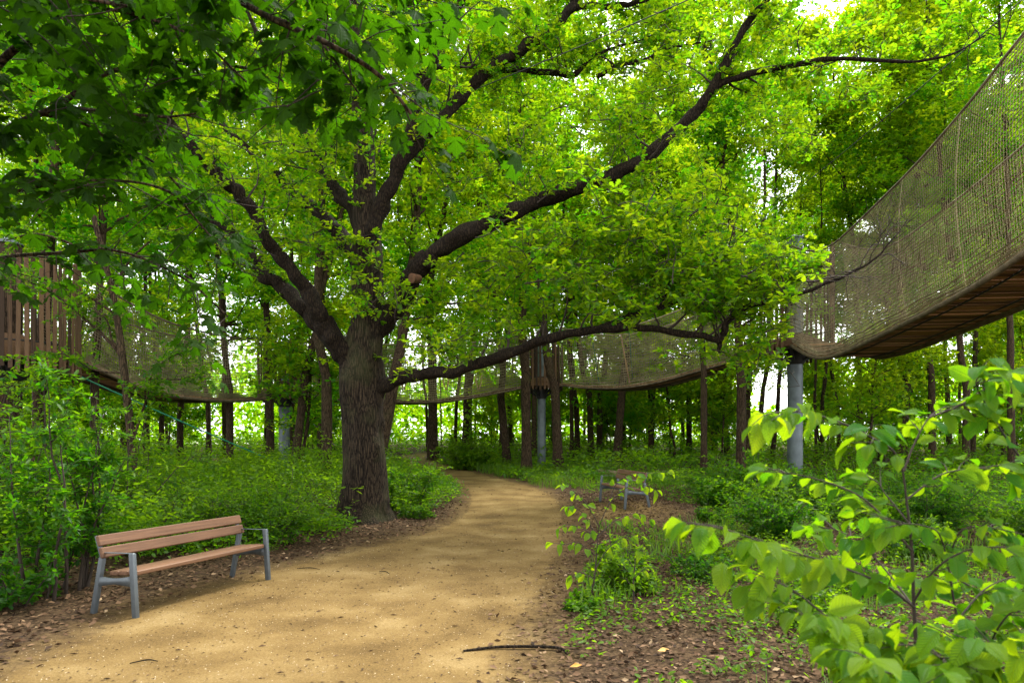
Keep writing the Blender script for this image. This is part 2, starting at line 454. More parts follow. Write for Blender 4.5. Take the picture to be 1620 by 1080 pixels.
def ground_mat():
    m, nt, out = new_mat("forest_floor"); L = nt.links
    at = N(nt, "ShaderNodeAttribute", attribute_name="sand")
    tc = N(nt, "ShaderNodeTexCoord")
    n1 = N(nt, "ShaderNodeTexNoise"); n1.inputs["Scale"].default_value = 26; n1.inputs["Detail"].default_value = 8; n1.inputs["Roughness"].default_value = 0.7; L.new(tc.outputs["Object"], n1.inputs["Vector"])
    vo = N(nt, "ShaderNodeTexVoronoi"); vo.inputs["Scale"].default_value = 34; L.new(tc.outputs["Object"], vo.inputs["Vector"])
    r1 = ramp(nt, [(0.25, (.018, .011, .006)), (0.5, (.056, .034, .017)), (0.75, (.12, .077, .041))])
    ad = N(nt, "ShaderNodeMath", operation='MULTIPLY_ADD'); L.new(vo.outputs["Color"], ad.inputs[0]); ad.inputs[1].default_value = 0.45; 
    sb = N(nt, "ShaderNodeMath", operation='MULTIPLY_ADD'); L.new(n1.outputs["Fac"], sb.inputs[0]); sb.inputs[1].default_value = 0.9; sb.inputs[2].default_value = -0.2
    L.new(sb.outputs[0], ad.inputs[2]); L.new(ad.outputs[0], r1.inputs[0])
    n2 = N(nt, "ShaderNodeTexNoise"); n2.inputs["Scale"].default_value = 60; n2.inputs["Detail"].default_value = 9; n2.inputs["Roughness"].default_value = 0.85; L.new(tc.outputs["Object"], n2.inputs["Vector"])
    n3 = N(nt, "ShaderNodeTexNoise"); n3.inputs["Scale"].default_value = 1.3; n3.inputs["Detail"].default_value = 5; L.new(tc.outputs["Object"], n3.inputs["Vector"])
    s3 = N(nt, "ShaderNodeMath", operation='MULTIPLY_ADD'); L.new(n3.outputs["Fac"], s3.inputs[0]); s3.inputs[1].default_value = 0.75; s3.inputs[2].default_value = -0.37
    s2 = N(nt, "ShaderNodeMath", operation='ADD'); L.new(n2.outputs["Fac"], s2.inputs[0]); L.new(s3.outputs[0], s2.inputs[1])
    r2 = ramp(nt, [(0.20, (.042, .025, .0095)), (0.38, (.125, .078, .027)), (0.56, (.202, .132, .048)), (0.80, (.34, .25, .115))]); L.new(s2.outputs[0], r2.inputs[0])
    # ragged border between sand and litter
    n4 = N(nt, "ShaderNodeTexNoise"); n4.inputs["Scale"].default_value = 5; n4.inputs["Detail"].default_value = 9; n4.inputs["Roughness"].default_value = 0.7; L.new(tc.outputs["Object"], n4.inputs["Vector"])
    a4 = N(nt, "ShaderNodeMath", operation='ADD'); L.new(at.outputs["Fac"], a4.inputs[0]); 
    m4 = N(nt, "ShaderNodeMath", operation='MULTIPLY_ADD'); L.new(n4.outputs["Fac"], m4.inputs[0]); m4.inputs[1].default_value = 1.1; m4.inputs[2].default_value = -0.55; L.new(m4.outputs[0], a4.inputs[1])
    rr = ramp(nt, [(0.22, (0, 0, 0)), (0.85, (1, 1, 1))]); L.new(a4.outputs[0], rr.inputs[0])
    mx = N(nt, "ShaderNodeMix", data_type='RGBA'); L.new(rr.outputs[0], mx.inputs[0]); L.new(r1.outputs[0], mx.inputs[6]); L.new(r2.outputs[0], mx.inputs[7])
    p = N(nt, "ShaderNodeBsdfPrincipled"); p.inputs["Roughness"].default_value = 0.95; p.inputs["Specular IOR Level"].default_value = 0.1
    L.new(mx.outputs[2], p.inputs["Base Color"])
    bu = N(nt, "ShaderNodeBump"); bu.inputs["Strength"].default_value = 0.9; bu.inputs["Distance"].default_value = 0.012; L.new(n2.outputs["Fac"], bu.inputs["Height"])
    n5 = N(nt, "ShaderNodeTexNoise"); n5.inputs["Scale"].default_value = 7.5; n5.inputs["Detail"].default_value = 4; n5.inputs["Distortion"].default_value = 0.6; L.new(tc.outputs["Object"], n5.inputs["Vector"])
    b5 = N(nt, "ShaderNodeBump"); b5.inputs["Strength"].default_value = 0.32; b5.inputs["Distance"].default_value = 0.06; L.new(n5.outputs["Fac"], b5.inputs["Height"]); L.new(bu.outputs[0], b5.inputs["Normal"])
    L.new(b5.outputs[0], p.inputs["Normal"]); L.new(p.outputs[0], out.inputs[0])
    return m
M["ground"] = ground_mat()

def sheet(name, xs, ys, hfun, sfun, mat, keep=None):
    X, Y = np.meshgrid(xs, ys)
    Z = hfun(X, Y)
    V = np.stack([X, Y, Z], -1).reshape(-1, 3)
    nx, ny = len(xs), len(ys)
    i = np.arange(ny - 1)[:, None] * nx; j = np.arange(nx - 1)[None, :]
    Fq = np.stack([i + j, i + j + 1, i + nx + j + 1, i + nx + j], -1).reshape(-1, 4)
    if keep is not None:
        cx = V[Fq].mean(1); Fq = Fq[keep(cx[:, 0], cx[:, 1])]
        used, inv = np.unique(Fq, return_inverse=True); V = V[used]; Fq = inv.reshape(Fq.shape)
    me = mesh_from(name, V, [Fq], True, None, mat)
    at = me.attributes.new("sand", 'FLOAT', 'POINT')
    at.data.foreach_set("value", sfun(V[:, 0], V[:, 1]).astype(np.float32))
    return link(name, me, None, "structure")

def bumps(X, Y):
    d = path_dist(X, Y).reshape(X.shape)
    k = np.clip(d / 0.6, 0, 1) * np.clip((60 - Y) / 30, 0, 1)
    return k * (0.07 * (vnoise(X, Y, 1, 0.9) - 0.35) + 0.035 * (vnoise(X, Y, 2, 3.1) - 0.5))
def ground_h(X, Y): return zg(X, Y) + bumps(X, Y)
def sand_g(x, y):
    d = path_dist(x, y)
    dirt = np.clip(1 - d / 0.8, 0, 1) * 0.62
    # trodden bare patch around the far bench and before the oak
    b2 = np.exp(-(((x - 2.3) / 1.5) ** 2 + ((y - 14.6) / 1.7) ** 2)) * 0.8
    b3 = np.exp(-(((x + 2.2) / 1.3) ** 2 + ((y - 11.6) / 1.5) ** 2)) * 0.30
    return np.maximum.reduce([dirt, b2, b3])
xs = np.concatenate([-np.geomspace(400, 9.2, 22), np.arange(-9, 9.01, 0.12), np.geomspace(9.2, 400, 22)])
ys = np.concatenate([-np.geomspace(60, 1.2, 8), np.arange(-1, 24, 0.14), np.geomspace(24.2, 900, 46)])
ground = sheet("ground", xs, ys, ground_h, sand_g, M["ground"])

# the sand path: one sheet 4 mm above the ground, with a ragged edge
def path_h(X, Y): return zg(X, Y) + 0.004 + 0.012 * (vnoise(X, Y, 5, 1.3) - 0.5) * 0 + 0.0
def path_s(x, y):
    d = -path_dist(x, y)
    return np.clip(0.62 + d / 0.7, 0, 1.0)
pxs = np.arange(-14, 3.2, 0.09); pys = np.concatenate([np.arange(2.2, 20, 0.09), np.arange(20, 52, 0.22)])
path = sheet("path", pxs, pys, path_h, path_s, M["ground"], keep=lambda x, y: path_dist(x, y) < -0.02 + 0.10 * (vnoise(x, y, 9, 4.0) - 0.5))

M["field"] = plain_mat("pale_field", (.50, .47, .36), 0.95, 0, 0.3, 0.15)
fs = MB(); 
for (a, b, y0, y1) in ((-160, -26, 66, 190), (24, 200, 64, 190)):
    fs.add([[a, y0, 1.262], [b, y0, 1.262], [b, y1, 1.262], [a, y1, 1.262]], [[0, 1, 2, 3]])
fs.build("pale_field", M["field"], None, False, "structure")
# ------------------------------------------------------------------ rope-net walkway on steel posts
def smooth_curve(ctrl, n):
    """Catmull-Rom through control points"""
    P = np.asarray(ctrl, float)
    P = np.concatenate([[2 * P[0] - P[1]], P, [2 * P[-1] - P[-2]]])
    out = []
    seg = len(P) - 3
    for t in np.linspace(0, seg - 1e-6, n):
        i = int(t); f = t - i
        p0, p1, p2, p3 = P[i:i + 4]
        out.append(0.5 * ((2 * p1) + (-p0 + p2) * f + (2 * p0 - 5 * p1 + 4 * p2 - p3) * f * f + (-p0 + 3 * p1 - 3 * p2 + p3) * f ** 3))
    return np.array(out)

def arc(pts):
    s = np.concatenate([[0], np.cumsum(np.linalg.norm(np.diff(pts, axis=0), axis=1))])
    return s

def bridge(label, ctrl, top, width, side, cell, rope_r, planks, lean=0.10, up_r=0.6, wrap=True, edge=0.055):
    """ctrl: points of the deck edge nearest the camera (x, y, z); top: net height along it; side: +1/-1, which way the deck runs from that edge"""
    root = thing("net_bridge", label, "footbridge", (float(ctrl[0][0]), float(ctrl[0][1]), float(ctrl[0][2])), group="net walkway bridges between the posts")
    org = np.array(root.location)
    n = 121
    E = smooth_curve(ctrl, n) - org
    s = arc(E)
    H = np.interp(np.linspace(0, 1, n), np.linspace(0, 1, len(top)), top)
    t = norm(np.gradient(E, axis=0)); th = norm(t * [1, 1, 0]); nr = np.stack([-th[:, 1], th[:, 0], 0 * th[:, 0]], 1) * side
    for k, sgn in ((0.0, -1), (1.0, 1)):
        base = E + nr * width * k
        out = nr * sgn
        nm = MB()
        nv = int(round(np.mean(top) / cell))
        # ropes along the bridge; the lowest ones bunch together where the net wraps the deck
        rows = list(np.linspace(0.0, 1.0, nv)) + ([0.008, 0.016, 0.024, 0.032, 0.045, 0.06, 0.078, 0.098] if wrap else [0.012, 0.03])
        idx = np.arange(0, n, 2)
        for hrow in rows:
            belly = 0.13 * np.sin(hrow * np.pi)
            wob = 0.02 * np.sin(s * 3.1 + hrow * 40) * (hrow > 0.02)
            P = base + out * (lean * hrow + belly)[..., None] * 1.0 if np.ndim(hrow) else base + out * (lean * hrow + belly)
            P = P + np.stack([0 * s, 0 * s, H * hrow - 0.04 + wob], 1)
            r = rope_r * (1.0 if 0.1 < hrow < 0.99 else 1.5)
            nm.tube(P[idx], r, 3, cap=False)
        # ropes up and down
        m = int(s[-1] / cell)
        for q in np.linspace(0, s[-1], m):
            b = np.array([np.interp(q, s, base[:, i]) for i in range(3)]); o = np.array([np.interp(q, s, out[:, i]) for i in range(3)]); h = np.interp(q, s, H)
            hh = np.linspace(0, 1, 8)
            P = b + o * (lean * hh + 0.13 * np.sin(hh * np.pi))[:, None] + np.stack([0 * hh, 0 * hh, h * hh - 0.04], 1)
            nm.tube(P, rope_r * up_r, 3, cap=False)
        nm.build("net", M["rope"], root, False)
        tr = MB(); tr.tube((base + out * lean + np.stack([0 * s, 0 * s, H - 0.03], 1))[idx], 0.028, 6); tr.build("top_rope", M["rope" if not wrap else "edge_rope"], root)
        er = MB(); er.tube((base + out * 0.05 - [0, 0, 0.06])[idx], edge, 7); er.build("edge_rope", M["edge_rope"], root)
    # vertical stay ropes where the net sections are laced together
    for q in np.arange(1.5, s[-1] - 1, 2.4):
        st = MB()
        b = np.array([np.interp(q, s, E[:, i]) for i in range(3)]); o = -np.array([np.interp(q, s, nr[:, i]) for i in range(3)]); h = np.interp(q, s, H)
        hh = np.linspace(0, 1, 9)
        st.tube(b + o * (lean * hh + 0.13 * np.sin(hh * np.pi) + 0.01)[:, None] + np.stack([0 * hh, 0 * hh, h * hh - 0.04], 1), 0.007, 5)
        st.build("lacing_rope", M["rope"], root)
    # deck planks across
    pitch = 0.155
    mk = int(s[-1] / pitch)
    joined = MB()
    pm = bevel_box_mesh("plank", (width / 2 + 0.03, 0.062, 0.019), M["deck_wood"], 0.005) if planks else None
    for a in range(mk):
        q = (a + 0.5) * pitch
        b = np.array([np.interp(q, s, E[:, i]) for i in range(3)]); o = norm(np.array([np.interp(q, s, nr[:, i]) for i in range(3)])); tt = norm(np.array([np.interp(q, s, t[:, i]) for i in range(3)]))
        up = np.cross(o, tt); up = up if up[2] > 0 else -up
        c = b + o * width / 2 + up * (0.012 * random.uniform(-1, 1))
        Mx = np.stack([o, tt, up], 1)
        if planks:
            p = link("plank", pm, root)
            m4 = Matrix([[*Mx[0], c[0]], [*Mx[1], c[1]], [*Mx[2], c[2]], [0, 0, 0, 1]])
            if m4.to_3x3().determinant() < 0:
                m4 = m4 @ Matrix.Diagonal((-1, 1, 1, 1))
            p.matrix_basis = m4
        else:
            joined.box(c, (width / 2 + 0.03, 0.062, 0.019), Mx)
    if not planks:
        joined.build("plank_deck", M["deck_wood"], root, False, "stuff")
    # two carrying cables under the planks
    for k in (0.2, 0.8):
        cb = MB(); cb.tube((E + nr * width * k - [0, 0, 0.05])[idx], 0.018, 6)
        cb.build("deck_cable", M["dark_steel"], root)
    return root

def platform(label, x, y, deck_z, post_r, post_top, radius, slat_lo, slat_hi, gaps, nsl, slat_w=0.045, pm="steel"):
    """steel post, round deck and a drum of upright slats; gaps: list of (from, to) degrees left open"""
    g = float(zg(x, y))
    root = thing("lookout_platform", label, "platform", (x, y, g), group="slatted platforms on steel posts")
    p = MB()
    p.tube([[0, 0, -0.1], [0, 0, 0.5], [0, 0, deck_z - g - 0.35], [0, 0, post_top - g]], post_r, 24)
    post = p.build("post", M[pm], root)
    bp = MB(); bp.tube([[0, 0, -0.02], [0, 0, 0.04]], post_r * 1.9, 24)
    for a in range(8):
        th = a * math.pi / 4; bp.tube([[1.5 * post_r * math.cos(th), 1.5 * post_r * math.sin(th), 0.0], [1.5 * post_r * math.cos(th), 1.5 * post_r * math.sin(th), 0.09]], 0.02, 6)
    bp.build("base_plate", M["steel"], root)
    cap = MB(); cap.tube([[0, 0, post_top - g], [0, 0, post_top - g + 0.03]], post_r * 1.12, 24); cap.build("post_cap", M["steel"], root)
    dz = deck_z - g
    col = MB(); col.tube([[0, 0, dz - 0.62], [0, 0, dz - 0.55], [0, 0, dz - 0.30], [0, 0, dz - 0.16]], [post_r * 1.05, post_r * 1.3, post_r * 1.35, post_r * 1.5], 20)
    for a in range(6):
        th = a * math.pi / 3
        col.tube([[post_r * math.cos(th), post_r * math.sin(th), dz - 0.5], [radius * 0.9 * math.cos(th), radius * 0.9 * math.sin(th), dz - 0.12]], 0.045, 6)
    col.build("bracket", M["dark_steel"], root)
    fl = MB(); fl.tube([[0, 0, dz - 0.10], [0, 0, dz - 0.0]], radius * 0.97, 28); fl.build("deck", M["deck_wood"], root, False)
    for hz in (0.25, 0.75):
        z = slat_lo + (slat_hi - slat_lo) * hz - g
        th = np.linspace(0, 2 * np.pi, 49)
        keep = [not any(lo <= (math.degrees(a) % 360) <= hi for lo, hi in gaps) for a in th]
        rb = MB(); run = []
        for a, k in list(zip(th, keep)) + [(0, False)]:
            if k: run.append([(radius - 0.04) * math.cos(a), (radius - 0.04) * math.sin(a), z])
            else:
                if len(run) > 2: rb.tube(np.array(run), 0.022, 5)
                run = []
        if rb.n: rb.build("ring_rail", M["dark_steel"], root)
    sm = bevel_box_mesh("slat", (0.018, slat_w, (slat_hi - slat_lo) / 2), M["slat_wood"], 0.004)
    for a in range(nsl):
        dg = a * 360.0 / nsl
        if any(lo <= dg <= hi for lo, hi in gaps): continue
        th = R(dg + random.uniform(-0.7, 0.7))
        o = link("slat", sm, root)
        o.location = (radius * math.cos(th), radius * math.sin(th), (slat_lo + slat_hi) / 2 - g + random.uniform(-0.07, 0.07))
        o.rotation_euler = (random.uniform(-0.012, 0.012), random.uniform(-0.012, 0.012), th)
    return root

def rel(u, v, Y): return tuple(px(u, v, Y))
# posts: near right, middle, left middle, far left (seen from the camera)
P4 = (9.95, 24.0); P3 = (1.3, 30.0); P2 = (-9.0, 27.0); P1 = (-12.7, 17.2)
platform("slatted round platform on the thick grey post at right end of the long net bridge", P4[0], P4[1], 4.95, 0.26, 8.75, 1.25, 4.55, 8.35, [(232, 318), (140, 182)], 44)
platform("small slatted platform on slim pale grey post right of the sandy path's bend", P3[0], P3[1], 4.1, 0.18, 6.1, 0.95, 3.85, 5.9, [(150, 205), (318, 360), (0, 10)], 34)
platform("slatted platform on grey post just left of the big oak trunk", P2[0], P2[1], 3.6, 0.21, 5.5, 1.0, 3.2, 5.75, [(335, 360), (0, 25), (215, 268)], 36)
platform("large slatted drum platform among leaves at the far left edge", P1[0], P1[1], 3.75, 0.3, 6.6, 1.55, 3.35, 6.15, [(40, 95)], 62, 0.045, "tree_bark")  # dark bark material paints the shade under the drum onto this post

BR = {}
BR["D"] = bridge("net bridge rising toward the viewer at right with its dark plank underside showing",
    [(9.45, 23.0, 4.93), (9.2, 20.8, 4.28), (8.97, 18.7, 4.08), (8.4, 14.5, 4.22), (8.1, 12.3, 4.35), (7.9, 10.8, 4.52), (7.6, 8.4, 4.95), (7.35, 6.4, 5.5)],
    [3.35, 3.2, 3.05, 3.05, 3.15, 3.25, 3.3, 3.3], 1.5, 1, 0.080, 0.0080, True)
def along(a, b, t): return np.array([a[0] + (b[0] - a[0]) * t, a[1] + (b[1] - a[1]) * t])
def ctrl_line(a, b, tz): return [(*along(a, b, t), EYE + z) for t, z in tz]
BR["C"] = bridge("long net bridge in the middle between the slim grey post and the thick right post",
    ctrl_line((1.6, 29.0), (9.6, 23.3), [(0.06, 2.32), (0.2, 2.16), (0.35, 2.10), (0.5, 2.25), (0.68, 2.62), (0.85, 2.98), (1.0, 3.22)]),
    [2.35, 2.3, 2.35, 2.45, 2.6, 2.9], 1.35, 1, 0.090, 0.0108, False, wrap=False, edge=0.036)
BR["B"] = bridge("net bridge passing behind the big oak trunk with wooden handles hanging inside",
    ctrl_line((-8.2, 26.2), (0.7, 29.2), [(0.0, 1.75), (0.2, 1.60), (0.4, 1.56), (0.6, 1.62), (0.8, 1.92), (1.0, 2.32)]),
    [2.3, 2.25, 2.25, 2.25, 2.3], 1.3, 1, 0.090, 0.0108, False, wrap=False, edge=0.036)
BR["A"] = bridge("sagging net bridge at left between the far left drum and the oak",
    ctrl_line((-11.5, 18.4), (-9.3, 26.1), [(0.0, 2.1), (0.15, 1.75), (0.35, 1.45), (0.6, 1.38), (0.8, 1.45), (1.0, 1.62)]),
    [2.3, 2.25, 2.2, 2.2, 2.3], 1.3, 1, 0.088, 0.0100, False)

# pale wooden handles hanging on cords inside the bridge behind the oak
hm = MB()
for sx in (-1, 1):
    hm.tube([[0.13 * sx, 0, 0.62], [0.11 * sx, 0, 0.3], [0.02 * sx, 0.0, 0.02]], [0.028, 0.032, 0.028], 8)
hmesh = hm.mesh("wooden_handle", M["pale_wood"])
cm = MB(); cm.tube([[0.13, 0, 0.6], [0.03, 0, 1.75]], 0.008, 5); cm.tube([[-0.13, 0, 0.6], [-0.03, 0, 1.75]], 0.008, 5)
cmesh = cm.mesh("cord", M["rope"])
for u, lab in ((638, "pale wooden stirrup in the net bridge, the one nearest the oak trunk"), (705, "pale wooden stirrup in the net bridge, middle one of three"), (757, "pale wooden stirrup in the net bridge, nearest the leaning tree")):
    t = (u - 810) / F
    x = None
    for q in np.linspace(0, 1, 400):
        a = along((-8.2, 26.2), (0.7, 29.2), q) + np.array([-0.15, 0.35])
        if a[0] / a[1] >= t: x = a; break
    w = thing("hanging_stirrup", lab, "stirrup", (x[0], x[1], px(u, 617, x[1])[2]), (0, 0, random.uniform(-.4, .4)), "wooden stirrups hanging in the net bridge")
    link("handle", hmesh, w); link("cord", cmesh, w)

for (u0, v0, u1, v1, tt, mt, lab) in ((937, 536, 948, 606, .14, "green_rope", "teal rope hanging inside the middle net bridge, nearest the slim grey post"), (995, 520, 1001, 600, .40, "green_rope", "teal rope hanging inside the middle net bridge, right of the pale pole"), (982, 528, 996, 606, .36, "pale_wood", "slanting pale pole inside the middle net bridge")):
    c_ = along((1.6, 29.0), (9.6, 23.3), tt) + np.array([.35, .55]); a_ = px(u0, v0, c_[1]); b_ = px(u1, v1, c_[1]); m_ = MB(); m_.tube([[0, 0, 0], b_ - a_], 0.028 if mt == "pale_wood" else 0.018, 7)
    o_ = m_.build("hanging_rope" if mt != "pale_wood" else "leaning_pole", M[mt]); o_.location = tuple(a_); tag(o_, lab, "rope" if mt != "pale_wood" else "pole")
# guy ropes and overhead wires
def line_thing(name, label, cat, a, b, r, mat, sag=0.0, sides=6, group=None):
    a = np.array(a, float); b = np.array(b, float)
    t = np.linspace(0, 1, 15)[:, None]
    P = a + (b - a) * t; P[:, 2] -= (4 * sag * t * (1 - t))[:, 0]
    m = MB(); m.tube(P - a, r, sides)
    o = m.build(name, mat); o.location = tuple(a)
    return tag(o, label, cat, group)
gb = (-6.35, 23.2, float(zg(0, 23.2)) + 0.02)
line_thing("guy_rope", "thick green rope slanting down through bushes left of the oak", "rope", (-11.6, 18.3, 3.4), gb, 0.022, M["green_rope"], 0.05)
line_thing("guy_rope", "green rope slanting down among far trunks right of the slim grey post", "rope", px(985, 668, 44), px(1092, 718, 40), 0.035, M["green_rope"], 0.03)
line_thing("guy_wire", "thin grey wire slanting from thick right post down to the white gap", "wire", (P4[0] - .2, P4[1], 4.6), px(1193, 668, 27), 0.012, M["wire"])
line_thing("guy_wire", "thin grey wire running down behind leaves just left of the oak trunk", "wire", (P2[0] + .1, P2[1] - .2, 3.45), px(530, 705, 25), 0.012, M["wire"])
line_thing("overhead_wire", "dark wire across upper leaves from the oak fork to the top edge", "wire", px(640, 185, 15.5), px(1130, -18, 11.0), 0.009, M["dark_steel"], 0.05)
line_thing("overhead_wire", "long dark wire above the right net bridge from top right corner", "wire", px(1640, -20, 11.0), px(1215, 335, 24), 0.010, M["dark_steel"], 0.1)
line_thing("overhead_wire", "thin dark wire low in the leaves beside the long side limb", "wire", px(940, 345, 28), px(1290, 400, 24), 0.008, M["dark_steel"], 0.0)


# ------------------------------------------------------------------ trees
def grow(p, d, L, n, gnarl, up, r=rng):
    """a wandering branch: points from p, first heading d, length L"""
    pts = [np.array(p, float)]; d = norm(np.array(d, float))
    for i in range(n):
        d = norm(d + r.normal(size=3) * gnarl + np.array([0, 0, up]))
        pts.append(pts[-1] + d * L / n)
    return np.array(pts)

class Leaves:
    def __init__(s): s.p = []; s.a = []; s.n = []; s.s = []; s.t = []
    def rosettes(s, P, D, k, size, spread=0.9, droop=-0.15, tint=(0.5, 0.2), r=rng, flat=0.35):
        """k leaves fanned round each point P; D twig directions"""
        P = np.asarray(P); m = len(P)
        if m == 0: return
        P = np.repeat(P, k, 0); D = np.repeat(norm(D), k, 0)
        a = norm(D * 0.55 + rand_dir(len(P), r) * spread * [1, 1, 0.6] + np.array([0, 0, droop]))
        nr = norm(np.array([0, 0, 1.0]) + r.normal(size=a.shape) * flat)
        cl = np.repeat(np.clip(r.normal(tint[0], tint[1], m), 0, 1), k)
        s.p.append(P + a * 0.01); s.a.append(a); s.n.append(nr)
        s.s.append(size * r.uniform(0.65, 1.25, len(P))); s.t.append(np.clip(cl + r.normal(0, 0.075, len(P)), 0, 1))
    def cat(s):
        return [np.concatenate(x) for x in (s.p, s.a, s.n, s.s, s.t)]
    def mesh(s, name, tmpl, mat):
        p, a, n, z, t = s.cat()
        return leaf_mesh(name, p, a, n, z, tmpl, t, mat)

# ---- the big oak, its limbs followed from the photograph, each at its own depth
OY = 14.1
oak_base = np.array([(578 - 810) / F * OY, OY, 0.0])
oak = thing("oak_tree", "big old oak with thick dark trunk and wide spreading limbs beside the path", "tree", oak_base)
def tr(pts):
    """(column, row, depth offset, width in pixels) -> points and radii relative to the oak's base"""
    P = np.array([px(u, v, OY + d) for u, v, d, w in pts]) - oak_base
    rd = np.array([w / 2 / F * (OY + d) for u, v, d, w in pts])
    n = max(8, len(pts) * 5)
    Q = smooth_curve(P, n); rr = np.interp(np.linspace(0, 1, n), np.linspace(0, 1, len(rd)), rd)
    return Q, rr
TRUNK = [(578, 838, 0, 112), (578, 824, 0, 92), (577, 806, 0, 76), (576, 775, 0, 67), (575, 700, 0, 64), (574, 640, 0, 64), (572, 600, 0, 66), (574, 560, 0, 60), (579, 520, 0, 52), (582, 480, 0, 48), (582, 430, 0, 45), (580, 380, 0, 40), (578, 330, 0, 37), (577, 270, .1, 33), (574, 215, .2, 29), (571, 150, .3, 25), (566, 80, .4, 20), (560, 0, .5, 15), (552, -120, .6, 9), (548, -200, .6, 4)]
P, rr = tr(TRUNK)
rs = np.random.default_rng(3); ph = rs.uniform(0, 6.28, 12)
def oak_ridge(n, sides, th, rad):
    h = np.linspace(0, 1, n)[:, None]
    flare = np.exp(-h * 34) * (0.16 * np.cos(5 * th + 0.6)[None] + 0.10 * np.cos(3 * th + 2.1)[None])
    lump = 0.025 * np.sin(2 * th + h * 30 + ph[0]) + 0.02 * np.sin(3 * th - h * 47 + ph[1])
    rid = sum(0.010 / (1 + 0.3 * k) * np.abs(np.sin((9 + 4 * k) * th / 2 * 1.0 + ph[k] + 3.5 * np.sin(h * (25 + 9 * k) + ph[k + 4]) * 0.35)) for k in range(4))
    kn = 0.10 * np.exp(-(((th - 3.9) / 0.28) ** 2)[None] - ((h - 0.205) / 0.012) ** 2) + 0.07 * np.exp(-(((th - 4.6) / 0.22) ** 2)[None] - ((h - 0.235) / 0.010) ** 2)
    return (flare + lump * 1.0 + rid + kn) * np.clip(rad[:, None] / 0.4, 0.1, 1.3)
hh = np.linspace(0, 1, len(P)); h2 = np.linspace(0, 1, 320)
P = np.stack([np.interp(h2, hh, P[:, i]) for i in range(3)], 1); rr = np.interp(h2, hh, rr)
tm = MB(); tm.tube(P, rr, 72, ridge=oak_ridge); tm.build("trunk", M["bark"], oak)

